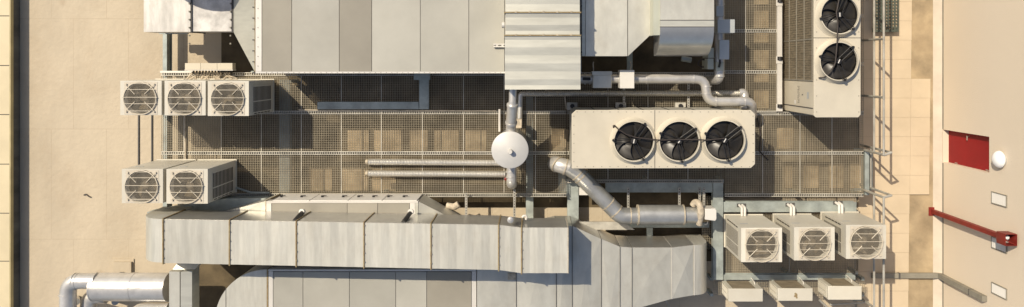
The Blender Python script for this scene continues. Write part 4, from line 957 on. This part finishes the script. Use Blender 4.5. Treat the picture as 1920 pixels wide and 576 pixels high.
# ------------------------------------------------------------------ railing and ladder hoops
def railing(label, py0, py1, posts):
    t = thing('railing', label, 'railing', (X(1616, .8), Y((py0 + py1) / 2, .8), .8), 'walkway railings at the right')
    xt, xm_ = X(1657, 1.9), X(1638.5, 1.38)
    xr_ = xt
    ya, yb4 = Y(py0, 1.9), Y(py1, 1.9)
    MB().tube([(xr_, ya, 1.9), (xr_, yb4, 1.9)], .030, 10).build('top_rail', M['rail'], t)
    MB().tube([(xr_, ya, 1.36), (xr_, yb4, 1.36)], .029, 10).build('middle_rail', M['rail'], t)
    for p_ in posts:
        y = Y(p_, 1.9); MB().tube([(xr_, y, .7), (xr_, y, 1.9)], .033, 10).build('post', M['rail'], t)
        MB().box(xr_ - .25, y - .03, .66, xr_ + .03, y + .03, .70).build('post_foot', M['beam'], t)
    return t
railing('galvanised railing beside the two fan chiller', -190, 291, [-105, -17, 73, 183, 290.5])
railing('galvanised railing beside the lower right condensing units', 370, 720, [370.5, 480, 590])
ld = thing('access_ladder', 'short steel ladder with bent grab hoops between the two railings', 'ladder', (X(1640, .8), Y(325, .8), 0))
xo = X(1671, 1.9)
for py, py2 in ((286, 291.2), (366.5, 370.3)):
    y = Y(py, 1.9); yq = Y(py2, 1.9)
    MB().tube([(xo, y, .06), (xo, y, 1.9), (X(1657, 1.9), yq, 1.9)], .033, 10).build('grab_hoop', M['rail'], ld)
for k in range(3):
    z = .25 + .25 * k; MB().tube([(xo, Y(286, 1.9), z), (xo, Y(366.5, 1.9), z)], .018, 8).build('rung', M['rail'], ld)
MB().pbox(1622, 283, 1630, 366, .8, .55).build('stringer', M['beam'], ld)
MB().pbox(1631.5, 285, 1636, 357, .6, .5).build('stringer', M['beam'], ld)
# loose green grating by the railing at top right
gg = thing('green_grating_stand', 'dark green grating platform standing on the pavers at the top right', 'platform', W(1650, 20, .06))
mb = MB(); grid(mb, X(1641, .25), Y(57, .25), X(1684, .25), Y(-190, .25), .25, .09, .035, .03); mb.build('deck', M['greengrate'], gg)
MB().pbox(1640, 57, 1685, 60, .26, .1).build('front_edge', M['greengrate'], gg)
for a, b in ((1643, 55), (1682, 55), (1643, -80), (1682, -80)): MB().box(X(a, .25) - .03, Y(b, .25) - .03, .06, X(a, .25) + .03, Y(b, .25) + .03, .215).build('leg', M['greengrate'], gg)
# stay rails near the low units
for (a, b, z1, lab) in (((1536, 562), (1560, 585), .8, 'thin angled steel bar at the bottom beside the low unit'), ((1556, 571), (1629, 566.5), .82, 'pale steel tube below the right low condensing unit')):
    tag(MB().tube([W(*a, z1), W(*b, z1)], .03, 8).build('steel_tube', M['rail']), lab, 'tube')
# white sheet behind the diagonal pipe
ws_ = MB().pbox(1086, 345, 1112, 366, .72, .70); tag(ws_.build('foil_sheet', M['whiter']), 'scrap of pale foil sheet behind the diagonal silver pipe', 'sheet')

# ------------------------------------------------------------------ light, sky, camera
d = Vector((.58, -.555, -1)).normalized()
sun = bpy.data.lights.new('sun', 'SUN'); sun.energy = 4.45; sun.angle = math.radians(.5); sun.color = (1., .885, .705)
so = bpy.data.objects.new('sun', sun); so.rotation_euler = d.to_track_quat('-Z', 'Y').to_euler(); so.location = (-10, 10, 20); COL.objects.link(so)
w = bpy.data.worlds.new('World'); sc.world = w; w.use_nodes = True; nt = w.node_tree
bg = nt.nodes['Background']; sky = nt.nodes.new('ShaderNodeTexSky'); sky.sky_type = 'NISHITA'; sky.sun_disc = False
sky.sun_elevation = math.asin(-d.z); sky.sun_rotation = math.atan2(-d.x, -d.y); sky.air_density = 1.0; sky.dust_density = 2.5; sky.ozone_density = 1.0
nt.links.new(sky.outputs[0], bg.inputs[0]); bg.inputs[1].default_value = .105
cam = bpy.data.cameras.new('camera'); cam.sensor_width = 36; cam.lens = 36 * F / 1920
cam.shift_x = -(CX - 960) / 1920; cam.shift_y = -(288 - CY) / 1920; cam.clip_end = 2000
co = bpy.data.objects.new('camera', cam); co.location = (0, 0, H); co.rotation_euler = (0, 0, 0); COL.objects.link(co); sc.camera = co
sc.view_settings.view_transform = 'Standard'; sc.view_settings.look = 'None'; sc.view_settings.exposure = .0; sc.view_settings.gamma = 1
sc.render.engine = 'CYCLES'; sc.cycles.max_bounces = 6; sc.cycles.diffuse_bounces = 2; sc.cycles.use_denoising = True
